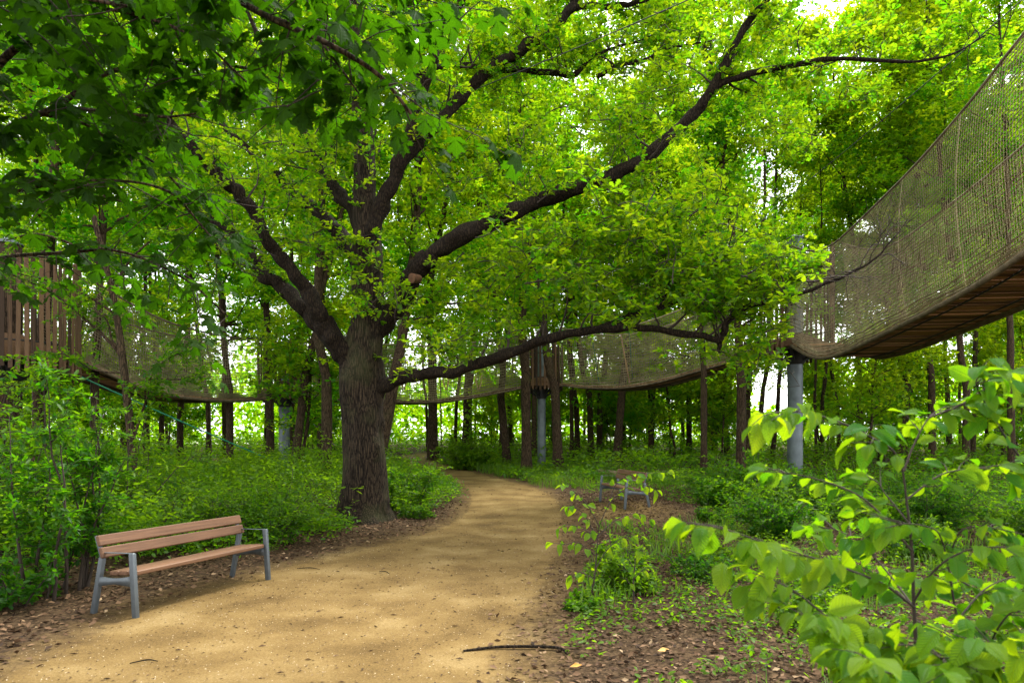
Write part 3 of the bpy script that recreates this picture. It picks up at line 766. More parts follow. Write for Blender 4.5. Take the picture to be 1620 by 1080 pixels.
LIMBS = {
 "right": [(588, 540, 0, 38), (612, 505, -.1, 36), (640, 465, -.3, 38), (655, 435, -.4, 38), (672, 412, -.5, 36), (705, 388, -.6, 34), (760, 358, -.8, 32), (815, 335, -.9, 30), (870, 312, -1.0, 29), (935, 292, -1.2, 27), (985, 272, -1.3, 25), (1030, 245, -1.4, 24), (1080, 198, -1.5, 22), (1108, 165, -1.6, 20), (1135, 130, -1.7, 17), (1168, 60, -1.8, 14), (1200, 15, -1.9, 12), (1235, -25, -2.0, 9), (1265, -90, -2.0, 5)],
 "right fork": [(1112, 158, -1.6, 14), (1140, 132, -1.7, 13), (1185, 118, -1.8, 12), (1265, 100, -2.0, 10), (1330, 92, -2.1, 8), (1420, 98, -2.2, 6), (1495, 90, -2.3, 4), (1560, 55, -2.4, 3)],
 "low": [(575, 640, 0, 40), (602, 612, -.1, 30), (630, 600, -.2, 26), (660, 592, -.4, 24), (700, 587, -.7, 22), (760, 574, -1.0, 22), (830, 548, -1.4, 20), (880, 532, -1.7, 18), (950, 521, -2.0, 16), (1030, 519, -2.3, 14), (1100, 529, -2.6, 13), (1136, 538, -2.7, 13), (1143, 528, -2.75, 13), (1152, 508, -2.8, 12), (1178, 487, -2.9, 10), (1230, 474, -3.1, 9), (1290, 456, -3.3, 7), (1345, 432, -3.4, 5), (1385, 408, -3.5, 4), (1425, 362, -3.5, 2)],
 "low stub": [(1134, 528, -2.7, 10), (1138, 545, -2.65, 9), (1137, 556, -2.6, 7)],
 "low fork": [(938, 522, -1.95, 12), (985, 507, -1.9, 13), (1020, 492, -1.85, 13), (1045, 486, -1.8, 12), (1056, 462, -1.8, 9), (1053, 440, -1.8, 7), (1035, 425, -1.75, 5), (1010, 410, -1.7, 3)],
 "low fork branch": [(1045, 487, -1.8, 8), (1075, 476, -1.7, 7), (1120, 470, -1.6, 5), (1165, 462, -1.5, 3)],
 "left outer": [(570, 605, 0, 44), (548, 565, -.1, 40), (522, 530, -.25, 40), (505, 500, -.35, 36), (485, 462, -.5, 28), (455, 420, -.65, 25), (425, 382, -.8, 24), (400, 335, -.95, 23), (378, 307, -1.1, 22), (350, 282, -1.2, 21), (322, 252, -1.35, 20), (300, 228, -1.45, 18), (262, 182, -1.6, 15), (225, 130, -1.8, 12), (180, 70, -1.9, 8), (120, 10, -2.0, 4)],
 "left inner": [(568, 595, .15, 40), (540, 552, .3, 37), (512, 525, .4, 36), (490, 497, .5, 31), (455, 462, .7, 28), (428, 440, .8, 26), (404, 415, .9, 22), (375, 375, 1.1, 17), (330, 345, 1.3, 12), (280, 325, 1.5, 7), (230, 300, 1.7, 3)],
 "left rear": [(575, 425, .2, 40), (550, 386, .5, 32), (525, 358, .8, 27), (500, 334, 1.1, 24), (475, 312, 1.4, 22), (450, 290, 1.6, 20), (425, 266, 1.8, 17), (400, 243, 2.0, 14), (360, 205, 2.3, 10), (310, 150, 2.6, 5)],
 "left upper": [(578, 372, .1, 34), (557, 328, .3, 27), (538, 306, .5, 24), (520, 283, .7, 22), (505, 258, .9, 19), (492, 225, 1.1, 17), (468, 180, 1.3, 15), (440, 135, 1.5, 18), (428, 110, 1.6, 14), (405, 50, 1.8, 9), (370, -30, 2.0, 5)],
 "up right": [(580, 385, -.1, 38), (595, 343, -.2, 32), (618, 292, -.3, 28), (638, 243, -.45, 26), (650, 200, -.5, 23), (662, 158, -.6, 20), (680, 108, -.8, 19), (690, 70, -.9, 18), (702, 45, -1.0, 16), (722, 15, -1.1, 15), (745, -40, -1.3, 11), (770, -130, -1.5, 5)],
 "up right stub": [(699, 55, -1.0, 9), (700, 35, -1.05, 9), (699, 24, -1.1, 8)],
 "diagonal": [(628, 268, -.35, 22), (650, 240, -.2, 22), (672, 217, 0, 22), (698, 190, .15, 23), (725, 158, .3, 23), (758, 126, .4, 22), (800, 96, .5, 21), (835, 72, .6, 20), (862, 55, .7, 19), (888, 30, .8, 17), (908, 8, .9, 16), (930, -20, 1.0, 12), (960, -80, 1.1, 6)],
 "diagonal fork": [(898, 16, .85, 14), (925, 10, .9, 12), (970, 10, .9, 11), (1005, 5, .9, 10), (1040, -8, .9, 7), (1090, -40, .9, 3)],
 "cross": [(655, 118, -.5, 10), (690, 108, -.1, 11), (740, 104, .4, 11), (790, 109, .7, 11), (840, 112, .8, 11), (885, 117, .8, 11), (912, 117, .8, 10), (935, 92, .8, 7), (975, 75, .8, 6), (1020, 62, .9, 4), (1060, 40, .9, 2)],
 "cross fork": [(945, 122, .8, 9), (960, 112, .8, 9), (985, 102, .8, 9), (1025, 95, .8, 8), (1052, 78, .8, 6), (1095, 70, .8, 4), (1140, 62, .8, 2)],
}
oak_leaves = Leaves()
twig_mb = MB()
SKIP_LEAF = {"near": .35, "near left": .45}
def twigs(P, rr, start, n1, lmax, k1=(5, 8), up=0.10, kleaf=5, spare=0.0, rise=0.30):
    n = len(P)
    seg = np.linalg.norm(np.diff(P, axis=0), axis=1).sum()
    for a in range(n1):
        f = start + (1 - start) * ((a + rng.uniform(0, 1)) / n1)
        if rng.random() < spare: continue
        i = min(int(f * (n - 1)), n - 2); p = P[i] + (P[i + 1] - P[i]) * (f * (n - 1) - i)
        t = norm(P[i + 1] - P[i])
        d = norm(rand_dir(1)[0] * [1, 1, .55] + t * 0.55 + np.array([0, 0, rise]))
        L = lmax * rng.uniform(0.45, 1.0) * (1 - 0.35 * f)
        b = grow(p, d, L, 7, 0.26, up * 0.3)
        r0 = min(rr[i] * 0.45, 0.030) * L / lmax + 0.006
        twig_mb.tube(b, np.linspace(r0, 0.004, len(b)), 5, cap=False)
        for q in range(rng.integers(*k1)):
            g = rng.uniform(0.25, 1.0); j = min(int(g * (len(b) - 1)), len(b) - 2)
            pp = b[j] + (b[j + 1] - b[j]) * (g * (len(b) - 1) - j)
            d2 = norm(rand_dir(1)[0] * [1, 1, .4] + norm(b[j + 1] - b[j]) * 0.6 + np.array([0, 0, 0.12]))
            c = grow(pp, d2, rng.uniform(0.3, 0.75), 4, 0.3, 0.02)
            twig_mb.tube(c, np.linspace(0.006, 0.0025, len(c)), 3, cap=False)
            m = 5
            g2 = np.linspace(0.25, 1.0, m)
            PP = np.stack([np.interp(g2, np.linspace(0, 1, len(c)), c[:, w]) for w in range(3)], 1)
            oak_leaves.rosettes(PP, np.repeat(d2[None], m, 0), kleaf, 0.108, tint=(0.34, 0.22))
for nm, spec in LIMBS.items():
    P, rr = tr(spec); rr = rr * (0.82 if 'low' not in nm else 0.80)
    gn = rng.normal(size=P.shape) * 0.035 * np.clip(np.linspace(0, 6, len(P)), 0, 1)[:, None]
    gn[1:-1] = 0.25 * gn[:-2] + .5 * gn[1:-1] + .25 * gn[2:]
    P = P + gn * np.clip(rr[:, None] / 0.1, .3, 1)
    mb = MB()
    h2 = np.linspace(0, 1, len(P) * 3); hh = np.linspace(0, 1, len(P))
    PF = np.stack([np.interp(h2, hh, P[:, i]) for i in range(3)], 1); r2 = np.interp(h2, hh, rr)
    pp = rng.uniform(0, 6.28, 4)
    def lr(n, sides, th, rad):
        h = np.linspace(0, 1, n)[:, None] * n / 4
        return (0.09 * np.sin(2 * th + h * 1.1 + pp[0]) + 0.06 * np.sin(3 * th - h * 1.7 + pp[1]) + 0.07 * np.sin(h * 2.3 + pp[2]) + 0.05 * np.sin(5 * th + h + pp[3])) * rad[:, None]
    mb.tube(PF, r2, 14 if rr.max() > 0.12 else 9, ridge=lr)
    mb.build("limb", M["limb_bark"], oak)
    L = np.linalg.norm(np.diff(P, axis=0), axis=1).sum()
    if "stub" in nm: continue
    st = {"right": .30, "low": .18, "left outer": .35, "left inner": .35, "left rear": .25, "left upper": .3, "up right": .25, "diagonal": .1, "near": .4, "near left": .35}.get(nm, .1)
    twigs(P, rr, st, int(4.2 * L * (1 - st)) + 3, 1.55 if rr.max() > .12 else 1.15, rise=.95 if nm.startswith('low') else .3, spare=.35 if nm in ("diagonal", "up right", "right") else 0.1)
for _ in range(46):
    u0 = rng.uniform(330, 1330); v0 = rng.uniform(-60, 230); d0 = rng.uniform(1.2, 3.5)
    g = grow(px(u0, v0, OY + d0) - oak_base, rand_dir(1)[0] * [1, 1, .4] + [np.sign(u0 - 600) * .4, 0, .1], 1.2, 7, .25, .0)
    twigs(g, np.linspace(.02, .006, 8), .1, 5, .8)
# crown top and the sprays of young leaves straight out of the trunk
P, rr = tr(TRUNK); twigs(P, rr, .62, 34, 2.2)
for (u, v, d, n) in ((600, 420, -.5, 10), (560, 440, -.5, 6), (625, 450, -.6, 9), (600, 470, -.5, 6), (545, 400, -.4, 5), (665, 535, -.6, 5), (650, 570, -.5, 4), (680, 520, -.6, 5), (590, 395, -.4, 6)):
    for _ in range(n):
        p = px(u + rng.normal(0, 16), v + rng.normal(0, 12), OY + d + rng.normal(0, .15)) - oak_base
        g = grow(p, rand_dir(1)[0] * [1, 1, .4], rng.uniform(.3, .6), 4, .3, .02)
        twig_mb.tube(g, np.linspace(.006, .0025, 5), 3, cap=False)
        oak_leaves.rosettes(g[1:], np.repeat((g[-1] - g[0])[None], 4, 0), 5, .115, tint=(.5, .2))
# layered pads of leaves over the low limb and in the middle of the picture
for (u, v, d, w, h, n) in ((840, 385, -1.0, 90, 35, 20), (980, 370, -1.4, 80, 40, 24), (1080, 395, -1.9, 80, 32, 26), (1180, 440, -2.6, 60, 18, 18), (1245, 440, -2.9, 40, 14, 11), (1110, 556, -2.4, 30, 12, 4), (1190, 545, -2.6, 24, 16, 5), (900, 505, -1.5, 30, 12, 4), (830, 525, -1.2, 20, 10, 3), (985, 500, -1.9, 30, 12, 4), (690, 560, -.6, 20, 14, 4), (760, 440, -.6, 60, 25, 10), (930, 440, -1.5, 70, 22, 14), (1110, 448, -2.3, 55, 16, 10), (1215, 520, -2.8, 30, 18, 7),
                           (830, 250, .2, 90, 50, 12), (960, 190, -.2, 100, 60, 12), (760, 270, .3, 60, 50, 9), (480, 380, -.6, 60, 50, 8), (420, 200, -1.0, 80, 60, 9), (1010, 320, -1.4, 60, 25, 10), (1100, 330, -1.9, 60, 25, 9), (620, 455, -.75, 22, 16, 5), (600, 480, -.6, 16, 14, 3), (1050, 130, .3, 34, 30, 9), (1000, 40, .4, 50, 26, 6), (1250, 60, -1.6, 50, 30, 6)):
    for _ in range(n):
        p = px(u + rng.normal(0, w * .6), v + rng.normal(0, h * .6), OY + d + rng.normal(0, .7)) - oak_base
        b = grow(p, rand_dir(1)[0] * [1, 1, .3] + np.array([.35, 0, .15]), rng.uniform(.6, 1.2), 6, .28, .0)
        twig_mb.tube(b, np.linspace(.012, .003, 7), 4, cap=False)
        for q in range(5):
            j = rng.integers(1, 7); d2 = norm(rand_dir(1)[0] * [1, 1, .35])
            c = grow(b[j], d2, rng.uniform(.3, .6), 4, .3, .02)
            twig_mb.tube(c, np.linspace(.006, .0025, 5), 3, cap=False)
            oak_leaves.rosettes(c[1:], np.repeat(d2[None], 4, 0), 5, .12, tint=(.42, .2))
# the outermost twigs of the low limb, in front of the net, are bare
lp, la, ln_, ls, lt = oak_leaves.cat()
wp = lp + oak_base; uu = 810 + wp[:, 0] / wp[:, 1] * F; vv = HZ - (wp[:, 2] - EYE) / wp[:, 1] * F
bare = ((uu > 1305) & (vv > 215)) | ((uu > 1245) & (vv > 478)) | ((uu > 1262) & (vv > 440))
bare |= (np.abs(uu - 1256) < 16) & (vv > 355) & (vv < 398)
k_ = ~bare
link("crown", leaf_mesh("crown", lp[k_], la[k_], ln_[k_], ls[k_], OAK, lt[k_], M["oak_leaf"]), oak)
twig_mb.build("twigs", M["twig"], oak, True, "stuff")
# sawn-off branch end on the right limb
cu = MB()
c0 = px(651, 440, OY - .70) - oak_base
dcut = norm(np.array([-.55, -.75, -.12]))
cu.tube([c0 - dcut * .22, c0 - dcut * .06, c0], [.08, .095, .098], 18, cap=False)
cu.tube([c0 + dcut * .001, c0 + dcut * .004], [.098, .04], 18)
cu.build("sawn_stub", M["cut_wood"], oak)

# ---- slender woodland trees: six kinds, each a trunk with limbs and a crown of leaf sprays
def make_proto(seed, H, lo, cr, fork=False, nbr=34, k=7, leaf=0.14, r0=0.2):
    r = np.random.default_rng(seed)
    tb = MB(); lv = Leaves()
    ax = grow([0, 0, -0.2], [0, 0, 1], H, 16, 0.045, 0.06, r)
    ax[:4, :2] *= 0.3
    rad = r0 * (1 - np.linspace(0, 1, 17)) ** 0.75 * 0.92 + 0.012; rad[0] *= 1.35
    n = 49; hh = np.linspace(0, 1, 17); h2 = np.linspace(0, 1, n)
    tb.tube(np.stack([np.interp(h2, hh, ax[:, i]) for i in range(3)], 1), np.interp(h2, hh, rad) * (1 + 0.05 * r.normal(size=n)), 10)
    stems = [(ax, rad)]
    if fork:
        i = 2 if fork == 'low' else 5
        b = grow(ax[i], [0.42, 0.1, 1], H * 0.62, 12, 0.06, 0.08, r); rb = np.linspace(rad[i] * 0.72, 0.015, 13)
        tb.tube(b, rb, 8); stems.append((b, rb))
    for a in range(nbr):
        S, rd = stems[a % len(stems)] if a % 3 == 0 else stems[0]
        z = lo + (H - lo) * ((a + r.uniform()) / nbr) ** 0.9
        i = min(np.searchsorted(S[:, 2], z), len(S) - 1)
        if S[i, 2] < lo * .7: continue
        p = S[i - 1] + (S[i] - S[i - 1]) * r.uniform()
        f = (z - lo) / (H - lo)
        L = cr * (0.55 + 0.9 * np.sin(np.pi * min(1, f * 0.85 + 0.18))) * r.uniform(0.55, 1.05)
        th = r.uniform(0, 6.283)
        b = grow(p, [math.cos(th), math.sin(th), 0.35 + 0.7 * f], L, 8, 0.17, 0.03, r)
        tb.tube(b, np.linspace(max(0.02, min(rd[i] * 0.42, 0.06)), 0.006, 9), 5, cap=False)
        for q in range(k):
            j = r.integers(2, 9); d = norm(rand_dir(1, r)[0] * [1, 1, .4] + norm(b[j] - b[j - 1]) * 0.5)
            c = grow(b[j], d, r.uniform(0.6, 1.3), 5, 0.25, 0.0, r)
            tb.tube(c, np.linspace(0.010, 0.004, 6), 3, cap=False)
            tq = (np.clip(r.normal(0.24 + 0.52 * f, 0.18), 0, 1), 0.12)  # tint rises with height, painting in the glow of the upper canopy
            for e in range(1, 6):
                PP = c[e] + r.normal(size=(6, 3)) * [0.24, 0.24, 0.11]
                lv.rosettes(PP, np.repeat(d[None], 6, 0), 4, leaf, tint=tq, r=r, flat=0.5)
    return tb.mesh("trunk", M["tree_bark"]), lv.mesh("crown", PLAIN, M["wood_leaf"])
PROTO = {
    "a": make_proto(11, 20, 6.0, 2.6), "b": make_proto(12, 22, 7.0, 2.9, nbr=36), "c": make_proto(13, 19, 5.0, 2.4),
    "fork": make_proto(14, 20, 5.5, 2.6, 'low'), "d": make_proto(15, 21, 8.0, 2.8, 'high'),
    "pole": make_proto(16, 17, 7.5, 1.5, nbr=22, k=4, r0=0.12),
    "sap": make_proto(17, 5.2, 1.2, 1.5, nbr=18, k=5, leaf=0.13, r0=0.05), "sap2": make_proto(18, 4.0, 0.8, 1.3, nbr=16, k=5, leaf=0.12, r0=0.04),
}
def tree(name, proto, x, y, k, label, group, lean=(0, 0), rot=None, cs=1.0, zs=1.0, cat="tree"):
    root = thing(name, label, cat, (x, y, float(zg(x, y)) - 0.05), (lean[1], lean[0], 0), group)
    t = link("trunk", PROTO[proto][0], root); c = link("crown", PROTO[proto][1], root)
    a = rng.uniform(0, 6.28) if rot is None else rot
    t.rotation_euler = (0, 0, a); c.rotation_euler = (0, 0, a)
    t.scale = (k, k, zs); c.scale = (cs, cs, zs)
    if k > 0.9 * cs * 2: pass
    return root
G1 = "slender trees of the wood with bare lower trunks"
# (column, row where measured, depth, width in pixels, lean, kind, label)
TREES = [
    (148, 690, 19, 15, 0.00, "a", "bare brown trunk rising behind the leafy tall shrub at far left"),
    (60, 640, 20, 22, 0.00, "b", "thick brown trunk under the large slatted drum at the left edge"),
    (233, 660, 31, 8, 0.00, "pole", "thin pale trunk seen through left net bridge, left one of a pair"),
    (255, 655, 29, 9, 0.00, "c", "thin pale trunk seen through left net bridge, right one of a pair"),
    (285, 655, 30, 11, 0.01, "d", "slender trunk under the lowest sag of the left net bridge"),
    (330, 660, 36, 9, 0.00, "pole", "slim far trunk between the bench and the oak, in the white gap"),
    (363, 680, 24, 13, 0.00, "c", "dark straight trunk above the bench backrest's right end"),
    (428, 665, 25, 14, 0.00, "a", "brown trunk close on the left side of the grey post by the oak"),
    (477, 620, 23, 15, 0.10, "b", "trunk leaning right just right of the grey post by the oak"),
    (520, 640, 22, 19, 0.03, "d", "reddish brown trunk nearest the oak's left side"),
    (507, 650, 27, 12, 0.00, "a", "dark trunk half hidden behind reddish trunk left of the oak"),
    (613, 640, 21, 22, 0.17, "c", "leaning trunk pressed close behind the right side of the oak"),
    (685, 650, 36, 18, 0.0, "a", "stout trunk standing right at the far bend of the path"),
    (738, 520, 42, 16, 0.00, "b", "dark trunk beyond the path bend, behind the hanging stirrups"),
    (792, 650, 31, 14, -0.12, "c", "brown trunk bowing left beside the slim grey post"),
    (833, 640, 27, 17, 0.00, "b", "straight light brown trunk just left of the slim grey post"),
    (845, 660, 36, 10, 0.00, "pole", "thin dark trunk directly behind the slim grey post"),
    (880, 620, 27.5, 17, -0.03, "a", "dark trunk close on the right of the slim grey post"),
    (913, 670, 40, 10, 0.00, "pole", "thin trunk right of the slim grey post, under the middle bridge"),
    (935, 665, 38, 11, 0.00, "c", "trunk under the middle net bridge, left of two close trunks"),
    (948, 660, 39, 11, 0.00, "a", "trunk under the middle net bridge, right of two close trunks"),
    (981, 645, 33, 14, 0.07, "b", "trunk leaning slightly right behind the far bench"),
    (1090, 640, 38, 10, 0.00, "c", "dark slim trunk under the rising end of the middle bridge"),
    (1115, 640, 22.5, 12, 0.01, "d", "near slim trunk passing in front of the middle bridge net"),
    (1131, 640, 42, 10, 0.01, "pole", "thin leaf-wrapped trunk right of the near slim trunk"),
    (1148, 640, 37, 9, -0.03, "a", "thin dark trunk between near slim trunk and the thick right post"),
    (1172, 640, 22, 17, 0.01, "c", "thick brown trunk left of the white gap by the right post"),
    (1183, 650, 31, 9, 0.00, "pole", "thin trunk touching the right side of the thick brown one"),
    (1205, 610, 33, 9, 0.06, "d", "slim bent trunk standing in the white gap left of right post"),
    (1225, 690, 36, 8, 0.12, "pole", "small leaning reddish trunk close left of thick right post"),
    (1300, 620, 37, 7, 0.00, "pole", "thin trunk right of thick right post in pale gap"),
    (1330, 600, 40, 7, 0.03, "pole", "second thin trunk right of the thick right post"),
    (1362, 600, 29, 11, 0.02, "a", "dark trunk under the lowest sag of the right bridge"),
    (1393, 600, 30, 10, -0.01, "c", "pale brown trunk with leafy base under the right bridge"),
    (1435, 600, 28, 15, 0.10, "fork", "forked trunk leaning right under the right bridge"),
    (1475, 600, 27, 12, 0.00, "b", "straight trunk in bright leaves right of the forked trunk"),
    (1530, 590, 25, 13, 0.01, "a", "stout trunk with side branch toward the right edge"),
    (1548, 590, 30, 9, 0.08, "d", "pale leaning trunk next to stout trunk near right edge"),
    (1603, 570, 23, 12, 0.01, "b", "dark trunk at the right edge under the right bridge's deck"),
    (1588, 590, 32, 7, 0.00, "pole", "thin trunk left of the last dark trunk at right edge"),
]
TREES += [(1030, 500, 36, 9, 0.0, "b", "slim trunk far behind the low oak limb's leaves, above the far bench"), (985, 480, 45, 10, 0.0, "a", "tall far trunk seen faintly through leaves left of the long side limb's end")]
TX = []
for u, v, Y, w, lean, kind, lab in TREES:
    hgt = EYE + (HZ - v) / F * Y - float(zg(0, Y))
    x = (u - 810) / F * Y - math.tan(lean) * hgt
    r0 = 0.12 if kind == "pole" else 0.2
    k = (w / 2 / F * Y) / (r0 * 1.05)
    tree("woodland_tree", kind, x, Y, k, lab, G1, (lean, rng.normal(0, .015)), cs=rng.uniform(.9, 1.1), zs=rng.uniform(.92, 1.08))
    TX.append((x, Y))
# deeper trees that fill the wood; alike, so they share labels with their neighbours
def free(x, y, d):
    return all((x - a) ** 2 + (y - b) ** 2 > d * d for a, b in TX)
def near_bridge(x, y):
    for a, b in (((9.45, 23.), (7.35, 6.4)), ((1.3, 30), P4), (P2, P3), (P1, P2)):
        a = np.array(a[:2], float); b = np.array(b[:2], float); p = np.array([x, y]); t = np.clip(np.dot(p - a, b - a) / np.dot(b - a, b - a), 0, 1)
        if np.linalg.norm(a + (b - a) * t - p) < 1.9: return True
    return False
MARKS = [(60, "the left drum platform"), (140, "the dark shrub at left"), (233, "the pale trunk pair"), (363, "the trunk above the bench"), (447, "the post beside the oak"), (577, "the oak"), (685, "the stout trunk at the path bend"), (792, "the bowing trunk"), (857, "the slim grey post"),
         (942, "the two close trunks"), (1050, "the far bench"), (1115, "the near slim trunk"), (1172, "the thick brown trunk"), (1257, "the thick right post"), (1362, "the sag of the right bridge"), (1435, "the forked trunk"), (1530, "the stout branched trunk"), (1600, "the last dark trunk at right")]
def deep_label(x, y, what):
    """says which landmark of the picture a far tree shows beside"""
    u = 810 + x / y * F
    m = min(MARKS, key=lambda k: abs(k[0] - u))
    return what + (" left of " if u < m[0] else " right of ") + m[1]
zones = [(-32, -6, 29, 50, 24, "slim brown tree deep in the wood left of the oak"),
         (-6, 12, 34, 56, 22, "slim brown tree deep in the wood behind the middle bridge"),
         (12, 38, 29, 50, 28, "slim brown tree in the wood beyond the right bridge")]
for x0, x1, y0, y1, cnt, lab in zones:
    c = 0; tries = 0
    while c < cnt and tries < 4000:
        tries += 1
        x = rng.uniform(x0, x1); y = y0 + (y1 - y0) * rng.uniform() ** 0.8
        if abs(x) > 0.82 * y + 4 or not free(x, y, 2.3) or near_bridge(x, y): continue
        if .345 < x / y < .425 and y > 25: continue           # open gap beside the thick post
        if y < 50 and float(path_dist([x], [y])[0]) < 1.2: continue
        kind = ["a", "b", "c", "d", "pole", "pole"][rng.integers(6)]
        lab = deep_label(x, y, "slim far tree")
        tree("woodland_tree", kind, x, y, rng.uniform(.45, .85), lab, "DEEP", (rng.normal(0, .03), rng.normal(0, .03)), cs=rng.uniform(.9, 1.2), zs=rng.uniform(.9, 1.15))
        TX.append((x, y)); c += 1
# young understorey trees with bright low leaves
for x0, x1, y0, y1, cnt, lab in ((-30, -7, 22, 48, 18, "leafy young tree under the tall trunks left of the oak"), (-3, 10, 33, 50, 14, "leafy young tree under the tall trunks behind the middle bridge"), (9, 34, 24, 48, 20, "leafy young tree under the tall trunks below the right bridge")):
    c = 0; tries = 0
    while c < cnt and tries < 3000:
        tries += 1
        x = rng.uniform(x0, x1); y = rng.uniform(y0, y1)
        if abs(x) > 0.82 * y + 2 or (.33 < x / y < .44) or float(path_dist([x], [y])[0]) < 1.5 or near_bridge(x, y): continue
        s = rng.uniform(.8, 1.35)
        lab = deep_label(x, y, "leafy young tree")
        tree("young_tree", ["sap", "sap2"][rng.integers(2)], x, y, s, lab, "DEEP", (rng.normal(0, .05), rng.normal(0, .05)), cs=s, zs=s)
        c += 1
# far edge of the wood, read as one mass
lv = Leaves()
n = 14000
th = rng.uniform(-0.95, 0.95, n); rd_ = rng.uniform(120, 160, n)
x = rd_ * np.sin(th); y = rd_ * np.cos(th)
hgt = 7 + 8 * vnoise(th * 60, th * 0, 4, .6) + 4 * vnoise(th * 60, th * 0, 8, 2.)
hgt = np.where((np.tan(th) > .35) & (np.tan(th) < .43), hgt * .42, hgt)
z = 1.2 + hgt * rng.uniform(0, 1, n) ** 0.7
lv.rosettes(np.stack([x, y, z], 1), rand_dir(n), 3, 1.1, tint=(.5, .25))
o = link("distant_treeline", lv.mesh("distant_treeline", PLAIN, M["far_leaf"]), None, "stuff")
tag(o, "pale distant line of trees beyond the wood", "trees")

# the leafy thicket that closes the wood's far side, read as one mass
lv = Leaves(); n = 26000
r9 = np.random.default_rng(90)
y = r9.uniform(50, 78, n); x = r9.uniform(-.85, .85, n) * y
k9 = vnoise(x, y, 91, .22) * .65 + vnoise(x, y, 92, .8) * .35
keep = ~((x / y > .35) & (x / y < .425)) & (path_dist(x, y) > 2) & (r9.uniform(size=n) < np.clip(k9 * 2.4 - .45, .05, 1)) & ~((x / y < -.40) & (x / y > -.52) & (k9 < .62))
x, y, k9 = x[keep], y[keep], k9[keep]; n = len(x)
z = zg(x, y) + (3 + 9 * k9) * r9.uniform(0, 1, n) ** .8
lv.rosettes(np.stack([x, y, z], 1), rand_dir(n, r9), 4, .42, tint=(.5, .25), r=r9)
tag(link("thicket", lv.mesh("thicket", PLAIN, M["far_leaf"]), None, "stuff"), "bright leafy thicket closing the far side of the wood", "thicket")

# tell look-alikes with one landmark apart: by nearness, or by their order from the left
fam = {}
for o in list(COL.objects):
    if o.get("group") == "DEEP": fam.setdefault(o["label"], []).append(o)
NUM = ["", "one", "two", "three", "four", "five", "six", "seven", "eight", "nine", "ten"]; ORD = ["", "leftmost", "second", "third", "fourth", "fifth", "sixth", "seventh", "eighth", "ninth", "tenth"]
for lab, os_ in fam.items():
    n = len(os_)
    for o in os_: o["group"] = "leafy young trees under the tall trunks" if lab.startswith("leafy") else "slim trees deep in the wood"
    if n == 2:
        a, c = sorted(os_, key=lambda o: o.location.y); a["label"] = lab + ", nearer one"; c["label"] = lab + ", farther one"
    elif n > 2:
        for i, o in enumerate(sorted(os_, key=lambda o: o.location.x / o.location.y)):
            o["label"] = lab + ", " + (ORD[i + 1] + " of " + NUM[n] if i == 0 else ("rightmost of " + NUM[n] if i == n - 1 else ORD[i + 1] + " from left"))
tree("woodland_tree", "b", 3.3, 37.5, .62, "tall slim tree filling the leaf gap above the right limb's middle", G1, (0, 0), rot=1.1, cs=1.25, zs=1.12)
tree("woodland_tree", "a", 2.6, 44.0, .6, "farther slim tree behind the leaf gap above the right limb", G1, (0, 0), rot=2.9, cs=1.3, zs=1.25)


